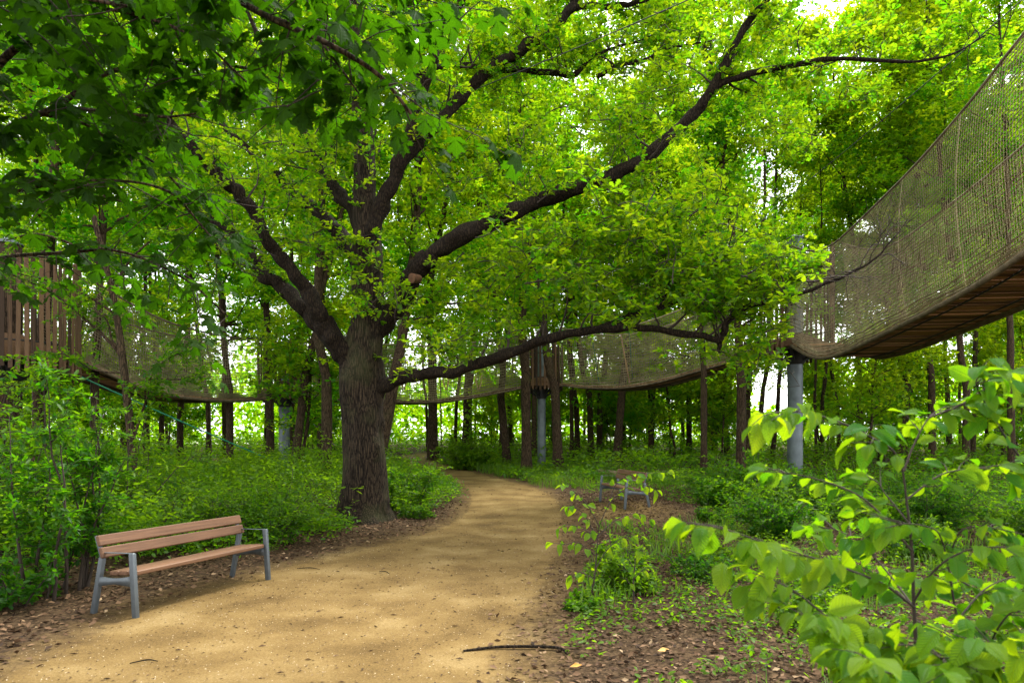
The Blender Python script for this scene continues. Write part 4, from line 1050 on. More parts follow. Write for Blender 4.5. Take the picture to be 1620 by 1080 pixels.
# ------------------------------------------------------------------ benches
def plank_obj(name, c, half, parent, mat, rot=(0, 0, 0), bev=0.008):
    o = link(name, bevel_box_mesh(name, half, mat, bev), parent)
    o.location = c; o.rotation_euler = rot
    return o
def make_bench(label, x, y, rz, group, L=1.86):
    """local x along the bench, local y from front (0) to back (0.55)"""
    b = thing("park_bench", label, "bench", (x, y, float(zg(x, y))), (0, 0, rz), group)
    h = L / 2 - 0.035
    for sx in (-1, 1):
        X = sx * h
        fr = thing_part = bpy.data.objects.new("side_frame", None); COL.objects.link(fr); fr.parent = b; fr.location = (X, 0, 0)
        def bar(nm, p, q, w, d):
            m = MB()
            p = np.array(p, float); q = np.array(q, float); t = norm(q - p); a = np.array([1.0, 0, 0]); c = np.cross(t, a)
            m.box((p + q) / 2, (w, d, np.linalg.norm(q - p) / 2), np.stack([a, c, t], 1))
            o = m.build(nm, M["bench_metal"], fr, False)
            bv = o.modifiers.new("bevel", 'BEVEL'); bv.width = 0.004; bv.segments = 2
            return o
        bar("leg", (0, 0.0, -0.01), (0, 0.045, 0.61), 0.022, 0.026)
        bar("leg", (0, 0.55, -0.01), (0, 0.43, 0.55), 0.022, 0.026)
        bar("back_support", (0, 0.432, 0.5501), (0, 0.50, 0.76), 0.022, 0.012)
        bar("armrest", (0, 0.022, 0.613), (0, 0.45, 0.600), 0.014, 0.004)
        # curved seat bearer
        m = MB(); t = np.linspace(0, 1, 11)
        yy = 0.05 + 0.43 * t; top = 0.395 - 0.02 * np.sin(np.pi * t) - 0.03 * t; bot = top - 0.055 - 0.045 * np.abs(2 * t - 1) ** 1.6
        V = []
        for xx in (-0.02, 0.02):
            V += [[xx, a, z] for a, z in zip(yy, top)] + [[xx, a, z] for a, z in zip(yy, bot)]
        k = 11; f = []
        for i in range(k - 1):
            f += [[i, i + 1, k + i + 1, k + i], [2 * k + i, 3 * k + i, 3 * k + i + 1, 2 * k + i + 1], [i, 2 * k + i, 2 * k + i + 1, i + 1], [k + i, k + i + 1, 3 * k + i + 1, 3 * k + i]]
        f += [[0, k, 3 * k, 2 * k], [k - 1, 3 * k - 1, 4 * k - 1, 2 * k - 1]]
        m.add(V, f); m.build("seat_bearer", M["bench_metal"], fr, False)
    for i, (yy, zz, rx) in enumerate(((0.085, 0.418, 0.03), (0.205, 0.408, -0.03), (0.325, 0.398, -0.06))):
        plank_obj("seat_plank", (0, yy, zz), (L / 2 - (0.068 if i == 0 else 0.066), 0.056, 0.022), b, M["bench_wood"], (rx, 0, 0))
    for i, (yy, zz) in enumerate(((0.415, 0.60), (0.455, 0.715))):
        plank_obj("back_plank", (0, yy, zz), (L / 2, 0.019, 0.052), b, M["bench_wood"], (-0.33, 0, 0))
    return b
F0 = np.array([-3.59, 6.50]); F1 = np.array([-2.95, 8.28])
mid = (F0 + F1) / 2; dv = F1 - F0
make_bench("brown plank bench with grey metal legs at the left edge of the sandy path", mid[0], mid[1], math.atan2(dv[1], dv[0]), "plank benches beside the path", float(np.linalg.norm(dv)) + 0.05)
A0 = np.array([2.37, 14.5]); A1 = np.array([2.10, 16.1]); mid = (A0 + A1) / 2; dv = A0 - A1
make_bench("far wooden bench half hidden behind the sapling on the right of the path", mid[0], mid[1], math.atan2(dv[1], dv[0]), "plank benches beside the path")

# ------------------------------------------------------------------ logs, sticks
def log_thing(name, label, cat, pts, rad, mat, sides=10):
    pts = np.array(pts, float); o = pts[0].copy()
    m = MB(); n = len(pts) * 4
    Q = smooth_curve(pts - o, n); rr = np.interp(np.linspace(0, 1, n), np.linspace(0, 1, len(rad)), rad)
    pp = rng.uniform(0, 6.28, 3)
    m.tube(Q, rr, sides, ridge=lambda n, s, th, r: r[:, None] * (.08 * np.sin(2 * th + pp[0] + np.arange(n)[:, None] * .7) + .05 * np.sin(3 * th + pp[1])))
    ob = m.build(name, mat); ob.location = tuple(o)
    return tag(ob, label, cat)
def gz(x, y, h): return [x, y, float(zg(x, y)) + h]
log_thing("fallen_log", "weathered log lying in grass just behind the far bench's left end", "log", [gz(3.15, 25.2, .16), gz(3.5, 24.9, .15), gz(3.9, 24.6, .12)], [.16, .15, .13], M["grey_wood"], 14)
log_thing("fallen_log", "pale fallen branch lying right of the far bench among ground plants", "log", [gz(5.0, 20.5, .10), gz(5.7, 20.3, .14), gz(6.2, 19.8, .08)], [.07, .08, .05], M["grey_wood"])
log_thing("fallen_log", "grey dead branch lying in the bushes behind the bench", "log", [gz(-6.1, 13.6, .34), gz(-5.4, 13.7, .38), gz(-4.9, 13.9, .3)], [.05, .06, .04], M["grey_wood"])
sx0 = gpx(733, 1031); sx1 = gpx(880, 1027); sx2 = gpx(897, 1036)
log_thing("stick", "thin bent stick lying on the path's right edge at the bottom", "stick", [[sx0[0], sx0[1], .010], [sx0[0] * .6 + sx1[0] * .4, sx0[1] + .07, .022], [sx1[0], sx1[1], .018], [sx2[0], sx2[1], .010]], [.009, .013, .012, .007], M["limb_bark"], 8)
for u, v, du, dv_, lab in ((205, 1051, 45, -4, "thin dark twig lying on the sand below the bench's front leg"), (905, 972, 45, 30, "short pale twig on leaf litter below the thin sapling"), (470, 900, 36, 1, "dark twig on the sand right of the bench's far leg"), (600, 905, 16, 3, "tiny dark twig in the middle of the sandy path")):
    a = gpx(u, v); b = gpx(u + du, v + dv_); m_ = (a + b) / 2 + [0.01, 0.03]
    log_thing("twig", lab, "twig", [[a[0], a[1], .012], [m_[0], m_[1], .02], [b[0], b[1], .010]], [.004, .006, .003], M["limb_bark"], 6)
# yellow and green fallen leaves that stand out on the litter
for u, v, s, colr, lab in ((902, 1059, .09, (.55, .24, .02), "orange yellow fallen leaf at the bottom beside the stick"), (1040, 1034, .10, (.60, .36, .09), "pale cream leaf beside the fallen green spray")):
    a = gpx(u, v)
    mm = plain_mat("fallen_leaf", colr, .7)
    me = leaf_mesh("fallen_leaf", np.array([[0, 0, .015]]), np.array([[1, .2, .05]]), np.array([[0, -.5, 1]]), np.array([s]), (DRY[0] * [1, .8, 1], DRY[1]), np.array([.5]), mm)
    o = link("fallen_leaf", me); o.location = (a[0], a[1], 0.01); tag(o, lab, "leaf")


# ------------------------------------------------------------------ undergrowth, shrubs, saplings, litter
OVATE_OUT = [(.06, .06), (.2, .22), (.38, .31), (.55, .315), (.72, .25), (.86, .14), (.95, .05)]
def soft_leaf_mesh(name, out, mat, bend, cup, tw, seed):
    """a curved leaf blade with rows across: local x along, y across, length 1"""
    r = np.random.default_rng(seed)
    xs_ = np.array([0] + [o[0] for o in out] + [1.0]); hw = np.array([0.0] + [o[1] for o in out] + [0.0])
    V = []; nr = len(xs_)
    for i in range(nr):
        for j, w in enumerate((-1, -.5, 0, .5, 1)):
            y = hw[i] * w * (1 + (0.06 * math.sin(i * 2.6 + seed) if abs(w) == 1 else 0))
            z = cup * abs(w) * hw[i] - bend * xs_[i] ** 2 + 0.02 * math.sin(xs_[i] * 9 + w * 2 + seed) * abs(w) + tw * w * xs_[i] * hw[i]
            V.append([xs_[i], y, z])
    f = []
    for i in range(nr - 1):
        for j in range(4):
            a = i * 5 + j; f.append([a, a + 1, a + 6, a + 5])
    V = np.array(V)
    # petiole
    me = mesh_from(name, V, [np.array(f)], True, np.full(len(f), .5), mat, V)
    return me
MAPLE_O = [(0, 0), (.02, .10), (-.06, .30), (.06, .33), (.10, .50), (.20, .44), (.30, .56), (.36, .34), (.44, .24), (.52, .40), (.60, .38), (.68, .46), (.74, .32), (.74, .18), (.84, .16), (.88, .08), (1.0, 0)]
def maple_mesh(name, mat, droop, seed):
    r = np.random.default_rng(seed)
    up = [(x, y) for x, y in MAPLE_O]; dn = [(x, -y) for x, y in MAPLE_O[1:-1]][::-1]
    pts = np.array(up + dn); n = len(pts)
    c = np.array([[.22, 0.0]]); inner = c + (pts - c) * 0.45
    allp = np.concatenate([c, inner, pts])
    d2 = ((allp - c) ** 2).sum(1)
    ang = np.arctan2(allp[:, 1], allp[:, 0] - .22)
    z = -droop * d2 * 1.2 + 0.05 * np.cos(ang * 5 + r.uniform(0, 1)) * np.sqrt(d2) + 0.10 * np.abs(allp[:, 1])
    V = np.column_stack([allp, z])
    i = np.arange(n); j = (i + 1) % n
    T = np.stack([np.zeros(n, int), 1 + i, 1 + j], 1); Q = np.stack([1 + i, 1 + n + i, 1 + n + j, 1 + j], 1)
    return mesh_from(name, V, [T, Q], True, np.full(2 * n, .5), mat, V), (V, [T, Q])

def orient(ax, nr):
    ax = norm(ax); nr = norm(nr - ax * np.dot(nr, ax)); s = np.cross(nr, ax)
    return np.stack([ax, s, nr], 1)
def leaf_obj(me, parent, p, ax, nr, size):
    o = link("leaf", me, parent)
    Mx = orient(np.asarray(ax, float), np.asarray(nr, float)) * size
    o.matrix_basis = Matrix([[*Mx[0], p[0]], [*Mx[1], p[1]], [*Mx[2], p[2]], [0, 0, 0, 1]])
    return o

CH = [soft_leaf_mesh("leaf", OVATE_OUT, M["cherry_leaf"], b, c, t, i) for i, (b, c, t) in enumerate([(.25, .35, .2), (.50, .2, -.3), (.15, .55, .4), (.75, .3, .1), (.3, .7, -.2), (.1, .3, .5), (.45, .5, .25), (.9, .25, -.3), (.2, .9, .1)])]

def leafy_branch(root, pts, rad, mat, spacing, size, collect, name="branch", start=.15, r=rng, tipup=True):
    """a branch with alternate hanging leaves; collect gets (p, axis, normal, size)"""
    pts = np.asarray(pts, float); n = max(8, len(pts) * 5)
    Q = smooth_curve(pts, n); s = arc(Q)
    m = MB(); m.tube(Q, np.linspace(rad, rad * .3, n), 7); m.build(name, mat, root)
    k = int(s[-1] * (1 - start) / spacing)
    for a in range(k + 1):
        q = s[-1] * start + a * spacing + r.uniform(-.2, .2) * spacing
        p = np.array([np.interp(q, s, Q[:, i]) for i in range(3)]); i = min(np.searchsorted(s, q), n - 1); t = norm(Q[i] - Q[i - 1])
        side = norm(np.cross(t, [0, 0, 1])) * (1 if a % 2 else -1)
        ax = norm(side * r.uniform(.5, 1) + t * r.uniform(.2, .7) + np.array([0, 0, r.uniform(-1.0, .0)]) + r.normal(size=3) * .25)
        nr = norm(np.array([0, -.55, .8]) + side * .3 + r.normal(size=3) * .35)
        collect.append((p + ax * size * .12, ax, nr, size * r.uniform(.7, 1.15)))
    collect.append((Q[-1], norm(norm(Q[-1] - Q[-2]) + [0, 0, -.5]), np.array([0, 0, 1.]), size * .8))
    return Q

# ---- big-leaved shrub close to the camera at right
SY = 2.15
sb = np.array([(1450 - 810) / F * SY, SY, 0.0])
shrub = thing("leafy_shrub", "close bright green shrub with large oval leaves at right", "shrub", sb)
def S(u, v, d): return px(u, v, SY + d) - sb
col = []
stem1 = [[0, 0, 0], S(1458, 1250, 0), S(1452, 1080, 0), S(1446, 960, 0), S(1442, 860, .02), S(1434, 790, .02), S(1428, 742, .0)]
leafy_branch(shrub, stem1, .0085, M["twig"], .16, .06, [], "stem")
BRN = [
    ([S(1428, 745, 0), S(1412, 712, -.02), S(1375, 690, -.05), S(1330, 668, -.08), S(1270, 652, -.12), S(1215, 655, -.16), S(1190, 672, -.18)], .004, .045, .078, .1),
    ([S(1430, 745, 0), S(1445, 705, .03), S(1470, 660, .06), S(1500, 640, .12)], .004, .045, .078, .2),
    ([S(1446, 960, 0), S(1400, 925, -.06), S(1340, 900, -.12), S(1280, 880, -.2), S(1220, 862, -.28), S(1150, 838, -.34), S(1085, 826, -.38)], .0045, .045, .078, .2),
    ([S(1452, 1075, 0), S(1400, 1040, -.12), S(1360, 1000, -.2), S(1310, 975, -.26), S(1250, 930, -.34), S(1190, 905, -.4)], .0045, .042, .078, .2),
    ([S(1452, 1080, 0), S(1380, 1060, -.2), S(1320, 1010, -.32), S(1290, 990, -.36), S(1260, 960, -.4)], .004, .042, .078, .3),
    ([S(1442, 870, 0), S(1380, 800, .06), S(1330, 770, .1), S(1260, 750, .15), S(1200, 745, .2)], .004, .055, .078, .2),
    ([S(1440, 830, 0), S(1400, 780, .1), S(1385, 760, .12), S(1350, 748, .16)], .003, .05, .064, .4),
    ([S(1455, 1150, 0), S(1420, 1090, -.3), S(1400, 1060, -.38), S(1360, 1035, -.45), S(1330, 1020, -.5)], .004, .042, .078, .2),
    ([S(1446, 950, 0), S(1480, 900, -.1), S(1530, 870, -.16), S(1590, 865, -.2), S(1650, 870, -.2)], .004, .045, .078, .2),
]
SIDE = []
for pts, rd_, sp, sz, st in BRN:
    SIDE.append(pts)
    leafy_branch(shrub, pts, rd_, M["twig"], sp, sz, col, start=st)
stem2 = [[.12, .1, 0], S(1580, 1200, .1), S(1545, 1080, .08), S(1515, 980, .08), S(1502, 905, .06), S(1492, 858, .05)]
leafy_branch(shrub, stem2, .007, M["twig"], .06, .078, col, "stem", .5)
for pts, rd_, sp, sz, st in [
    ([S(1500, 890, .06), S(1520, 840, 0), S(1570, 835, -.05), S(1640, 850, -.1)], .0035, .042, .066, .1),
    ([S(1492, 860, .05), S(1480, 838, 0), S(1440, 828, -.08), S(1400, 835, -.1)], .003, .05, .062, .2),
    ([S(1545, 1080, .08), S(1575, 1000, -.1), S(1610, 960, -.2), S(1660, 940, -.3)], .004, .042, .078, .1),
    ([S(1470, 660, .06), S(1520, 640, .1), S(1580, 600, .12), S(1640, 570, .16)], .004, .042, .078, .05),
    ([S(1640, 760, .2), S(1590, 690, .1), S(1560, 640, .05), S(1545, 600, 0), S(1590, 590, 0)], .004, .042, .078, .1),
    ([S(1458, 1200, 0), S(1440, 1120, -.4), S(1430, 1080, -.5), S(1400, 1050, -.6), S(1370, 1040, -.65)], .004, .042, .085, .3),
    ([S(1580, 1200, .1), S(1600, 1080, -.3), S(1590, 1040, -.4), S(1550, 1010, -.5)], .004, .042, .085, .3),
    ([S(1446, 960, 0), S(1420, 935, .15), S(1380, 905, .25), S(1330, 880, .35)], .0035, .05, .085, .3),
    ([S(1502, 905, .06), S(1540, 930, .2), S(1590, 950, .3), S(1640, 960, .35)], .0035, .05, .085, .2),
    ([S(1580, 1200, .1), S(1560, 1090, -.2), S(1500, 1040, -.25), S(1440, 1020, -.3), S(1390, 1025, -.3)], .004, .04, .078, .2),
    ([S(1580, 1200, .1), S(1600, 1100, .0), S(1620, 1040, .0), S(1660, 1000, .0)], .004, .04, .078, .2),
    ([S(1545, 1080, .08), S(1520, 1020, .2), S(1470, 990, .3), S(1410, 980, .35)], .0035, .04, .078, .2),
    ([S(1515, 980, .08), S(1560, 930, .15), S(1610, 910, .2), S(1660, 900, .2)], .0035, .04, .078, .2),
    ([S(1434, 790, .02), S(1490, 750, .1), S(1550, 740, .15), S(1620, 730, .2)], .0035, .045, .078, .2),
    ([S(1446, 960, 0), S(1400, 900, .2), S(1350, 850, .3), S(1290, 830, .4)], .0035, .045, .078, .2),
    ([S(1570, 1150, .1), S(1520, 1060, -.35), S(1490, 1040, -.4), S(1560, 1050, -.45)], .004, .045, .078, .2),
]:
    SIDE.append(pts)
    leafy_branch(shrub, pts, rd_, M["twig"], sp, sz, col, start=st)
for pts in SIDE:
    Q = smooth_curve(pts, 40); s_ = arc(Q)
    for a in range(max(2, int(s_[-1] / .085))):
        i = int(rng.uniform(6, 36)); t_ = norm(Q[i] - Q[i - 1]); sd_ = norm(np.cross(t_, [0, 0, 1])) * rng.choice([-1, 1])
        d_ = norm(t_ * .7 + sd_ * .8 + [0, 0, rng.uniform(-.3, .3)])
        g_ = grow(Q[i], d_, rng.uniform(.07, .15), 4, .15, -.02)
        leafy_branch(shrub, g_, .0022, M["twig"], .036, .074, col, "twig", .25)
vis = sorted(col, key=lambda c: np.linalg.norm(c[0] + sb - [0, 0, EYE]))
for i, (p, ax, nr, sz) in enumerate(vis[:298]):
    leaf_obj(CH[i % 9], shrub, p, ax, nr, sz)
print("SHRUB LEAVES", len(vis), "MAPLE", 0)
if len(vis) > 298:
    c9 = vis[298:]; me9 = CH[0]; V9 = np.array([v.co[:] for v in me9.vertices]); F9 = np.array([list(q_.vertices) for q_ in me9.polygons])
    V, Pq, TT = leaf_arrays(np.array([c[0] for c in c9]), np.array([c[1] for c in c9]), np.array([c[2] for c in c9]), np.array([c[3] for c in c9]), (V9, [F9]), rng.uniform(.2, .8, len(c9)))
    link("foliage", mesh_from("foliage", V, Pq, True, TT, M["cherry_leaf"], np.tile(V9, (len(c9), 1))), shrub, "stuff")

# ---- thin saplings by the path
def sapling(label, u, v, Y, stem, branches, size, group="thin saplings with toothed leaves", spacing=.05, name="sapling", cap=140):
    base = np.array([(u - 810) / F * Y, Y, float(zg(0, Y))])
    root = thing(name, label, "sapling", base, group=group)
    q = lambda a: px(a[0], a[1], Y + a[2]) - base
    c = []
    leafy_branch(root, [[0, 0, -.03]] + [q(a) for a in stem], .011 * Y / 7, M["twig"], spacing * 3, size, c, "stem", .5)
    for b in branches:
        leafy_branch(root, [q(a) for a in b], .005 * Y / 7, M["twig"], spacing, size, c, start=.25)
    for i, (p, ax, nr, sz) in enumerate(c[:cap]): leaf_obj(CH[i % 9], root, p, ax, nr, sz)
    return root
sapling("thin dark stemmed sapling with small leaves at the path's right edge", 930, 955, 6.95,
    [(940, 915, 0), (945, 860, 0), (948, 830, 0)],
    [[(948, 832, 0), (930, 800, -.05), (905, 775, -.1), (890, 768, -.1)], [(948, 832, 0), (962, 800, .05), (985, 775, .1), (1010, 765, .1), (1040, 775, .1)], [(947, 850, 0), (920, 835, -.1), (900, 830, -.15), (885, 835, -.2)],
     [(947, 846, 0), (975, 822, .1), (1005, 812, .2), (1030, 820, .25)], [(944, 880, 0), (915, 858, -.1), (895, 860, -.15), (872, 858, -.2)], [(946, 855, 0), (925, 815, -.05), (905, 800, -.1), (895, 800, -.1)],
     [(942, 900, 0), (960, 870, .1), (985, 850, .2), (1015, 848, .25)], [(940, 915, 0), (920, 905, -.1), (905, 910, -.1)], [(962, 800, .05), (975, 765, .1), (1000, 750, .1), (1030, 748, .15), (1060, 745, .2)]],
    .10, spacing=.055)
sapling("small weedy seedling with upright leaves right of the thin sapling", 1003, 960, 6.8, [(1002, 925, 0), (1004, 895, 0), (1006, 880, 0)],
    [[(1002, 930, 0), (990, 915, 0), (980, 912, 0)], [(1003, 915, 0), (1018, 900, 0), (1028, 898, 0)], [(1004, 900, 0), (994, 885, 0), (988, 884, 0)], [(1006, 885, 0), (1014, 868, 0), (1022, 862, 0)]], .08)

# ---- generic shrub maker: stems plus leaf sprays
def shrub_thing(label, x, y, h, w, nst, leaf, mat="bush_leaf", tint=(.4, .2), group=None, dens=1.0, name="shrub", tmpl=PLAIN, seed=None, flat=.45, low=.12):
    r = np.random.default_rng(seed or rng.integers(1 << 30))
    root = thing(name, label, "shrub", (x, y, float(zg(x, y))), group=group)
    tb = MB(); lv = Leaves()
    for a in range(nst):
        th = r.uniform(0, 6.28); o = r.uniform(0, .35) * w
        b = grow([o * math.cos(th), o * math.sin(th), -.03], [math.cos(th) * .45 * w / h, math.sin(th) * .45 * w / h, 1], h * r.uniform(.6, 1.05), 8, .12, .02, r)
        tb.tube(b, np.linspace(.006 + .006 * h, .003, 9), 5, cap=False)
        for q in range(int(9 * dens)):
            g = r.uniform(low, 1); i = min(int(g * 8), 7); p = b[i] + (b[i + 1] - b[i]) * (g * 8 - i)
            d = norm(rand_dir(1, r)[0] * [1, 1, .4] + [0, 0, .15])
            c = grow(p, d, r.uniform(.25, .6) * w * .6, 4, .25, .0, r)
            tb.tube(c, np.linspace(.005, .002, 5), 3, cap=False)
            tq = (np.clip(r.normal(tint[0] + .25 * (g - .5), tint[1] * .7), 0, 1), .1)
            lv.rosettes(np.concatenate([c[1:], (c[1:] + c[:-1]) / 2]), np.repeat(d[None], 8, 0), 3, leaf, tint=tq, r=r, flat=flat)
    tb.build("stems", M["twig"], root, True, "stuff")
    link("foliage", lv.mesh("foliage", tmpl, M[mat]), root)
    return root
GS = "leafy shrubs of the undergrowth"
b = gpx(75, 955)
shrub_thing("tall dark shrub with feathery leaves left of the bench", -4.95, 7.5, 2.45, 1.0, 10, .095, tint=(.16, .2), dens=2.4, name="tall_shrub", tmpl=SLIM, seed=5, flat=.3, low=.25)
shrub_thing("small dark bush at the foot of the tall shrub beside the bench leg", -5.0, 6.95, .75, .9, 9, .075, tint=(.12, .15), dens=1.2, group=GS)
shrub_thing("leafy bush at the left edge of the photo below the slatted drum", -7.4, 9.9, 2.5, 1.8, 14, .10, tint=(.34, .25), dens=1.6, group=GS, seed=8)
shrub_thing("bright bush between the tall dark shrub and the thin dark tree", -6.4, 11.0, 2.2, 1.6, 15, .078, tint=(.5, .2), dens=2.0, group=GS)
shrub_thing("dense green bush just beyond the bench's right end", -3.95, 10.9, .95, 1.2, 16, .06, tint=(.35, .2), dens=1.7, group=GS)
shrub_thing("green bush filling the corner between bench and oak trunk", -4.2, 12.6, 1.15, 1.4, 16, .065, tint=(.4, .2), dens=1.7, group=GS)
shrub_thing("bush right behind the middle of the bench backrest", -5.1, 10.3, 1.0, 1.3, 15, .06, tint=(.45, .2), dens=1.6, group=GS)
shrub_thing("bush touching the right side of the oak trunk", -2.55, 16.0, 1.35, 1.1, 14, .075, tint=(.3, .2), dens=1.7, group=GS)
shrub_thing("low leafy plant between the oak's foot and the path", -2.0, 14.6, .5, .8, 9, .06, tint=(.4, .2), dens=1.2, group=GS)
shrub_thing("round bush beside the path's far bend, right of the stout trunk", -1.75, 29.0, 1.5, 1.7, 16, .13, tint=(.6, .2), dens=1.8, group=GS)
shrub_thing("dark bush between the far bench and the near slim trunk", 4.6, 15.4, .75, .75, 12, .075, tint=(.08, .12), dens=1.6, group=GS)
shrub_thing("wide dark bush under the foot of the thick right post", 6.7, 15.3, 1.1, 1.7, 20, .065, tint=(.15, .15), dens=1.8, group=GS)
shrub_thing("dark bush behind the close shrub's leaves, right of thick post", 9.2, 15.0, 1.1, 1.9, 20, .07, tint=(.2, .15), dens=1.8, group=GS)
shrub_thing("shrub at the right edge behind the close shrub", 9.0, 11.6, 1.0, 1.6, 16, .07, tint=(.25, .2), dens=1.6, group=GS)
shrub_thing("light green bush behind the thin sapling by the path", 1.25, 7.7, .62, .62, 14, .055, tint=(.6, .2), dens=1.4, group=GS)
shrub_thing("small tuft of leaves at the foot of the thin sapling", .72, 6.75, .22, .35, 7, .05, tint=(.4, .2), dens=1.0, group=GS)
shrub_thing("leafy low bush under the far bench's right side", 4.0, 13.4, .4, .7, 9, .06, tint=(.3, .2), dens=1.1, group=GS)
shrub_thing("bright low plant in the litter right of the thin sapling", 2.9, 9.2, .35, .6, 8, .05, tint=(.6, .2), dens=1.0, group=GS)
shrub_thing("dark low plant behind the tip leaves of the close shrub", 2.25, 8.2, .45, .7, 10, .05, tint=(.2, .2), dens=1.2, group=GS)

shrub_thing("leafy bush left of the wide dark bush by the thick right post", 5.6, 14.6, .8, 1.0, 14, .065, tint=(.4, .2), dens=1.5, group=GS)
shrub_thing("pale green bush below the thick right post, in front of the dark one", 6.9, 12.6, .65, 1.0, 14, .06, tint=(.5, .2), dens=1.5, group=GS)
shrub_thing("low bush behind the close shrub's main stem", 5.6, 9.6, .6, .9, 12, .06, tint=(.4, .2), dens=1.4, group=GS)
shrub_thing("leafy weed clump among litter left of the close shrub", 2.7, 6.3, .4, .5, 9, .05, tint=(.6, .2), dens=1.0, group=GS)
shrub_thing("dark bush in the litter between the far bench and the close shrub", 4.6, 11.8, .85, 1.0, 15, .065, tint=(.12, .15), dens=1.7, group=GS)
shrub_thing("tall thin shrub among bushes left of the thick right post's foot", 5.9, 17.2, 1.5, 1.1, 12, .075, tint=(.35, .2), dens=1.6, group=GS)
shrub_thing("dark rounded bush under the right bridge, behind the close shrub", 7.9, 12.9, 1.05, 1.4, 16, .065, tint=(.15, .15), dens=1.7, group=GS)
shrub_thing("small dark bush in front of the near slim trunk's foot", 6.0, 19.6, .9, 1.3, 14, .08, tint=(.2, .15), dens=1.6, group=GS)
shrub_thing("low dark weed clump left of the close shrub's lowest leaves", 3.6, 7.6, .35, .7, 10, .05, tint=(.15, .15), dens=1.2, group=GS)
shrub_thing("leafy branchy bush half hiding the far left drum", -10.2, 13.6, 3.6, 2.2, 14, .10, tint=(.45, .2), dens=2.0, group=GS)
# ---- the thin dark tree at left, followed from the photograph
TY = 13.0
tb_ = np.array([(212 - 810) / F * TY, TY, 0.0])
yt = thing("young_tree", "thin dark tree standing among bushes left above the bench", "tree", tb_)
q = lambda u, v, d=0: px(u, v, TY + d) - tb_
def yb(pts, w, nm="branch"):
    m = MB(); Q = smooth_curve([q(*p) for p in pts], len(pts) * 5); m.tube(Q, np.linspace(w[0], w[1], len(Q)) / 2 / F * TY, 8); m.build(nm, M["tree_bark"], yt); return Q
yl = Leaves()
Qs = [yb([(212, 850), (211, 780), (208, 700), (200, 620), (193, 560), (185, 500), (177, 460), (165, 410), (150, 350), (140, 280)], (15, 7), "trunk")]
for pts, w in (([(196, 575), (180, 548), (135, 505), (80, 462), (20, 435), (-30, 425)], (6, 2)), ([(187, 500), (150, 475), (105, 452), (60, 440), (0, 425)], (5, 2)), ([(193, 552), (178, 540), (168, 505), (140, 490), (100, 480)], (4, 1.5)), ([(209, 700), (222, 660), (235, 620), (240, 600)], (5, 2)),
               ([(178, 465), (200, 420), (240, 380), (290, 360)], (5, 2)), ([(230, 610), (255, 575), (300, 550), (335, 530)], (3, 1.5)), ([(170, 430), (120, 390), (60, 370), (10, 380)], (5, 2)), ([(196, 590), (150, 585), (100, 560), (50, 555)], (3, 1)), ([(200, 620), (240, 600), (280, 600), (320, 590)], (3, 1))):
    Qs.append(yb(pts, w))
ytw = MB()
for Q in Qs:
    for a in range(16 if len(Q) > 40 else 13):
        i = rng.integers(int(len(Q) * .35), len(Q)); d = norm(rand_dir(1)[0] * [1, 1, .35])
        if len(Q) > 40 and i < len(Q) * .55: continue
        c = grow(Q[i], d, rng.uniform(.3, .8), 5, .2, -.01); ytw.tube(c, np.linspace(.006, .002, 6), 3, cap=False)
        yl.rosettes(np.concatenate([c[1:], c[1:] * .5 + c[:-1] * .5]), np.repeat(d[None], 10, 0), 3, .095, tint=(.35, .2), flat=.3)
link("crown", yl.mesh("crown", PLAIN, M["bush_leaf"]), yt); ytw.build("twigs", M["twig"], yt, True, "stuff")

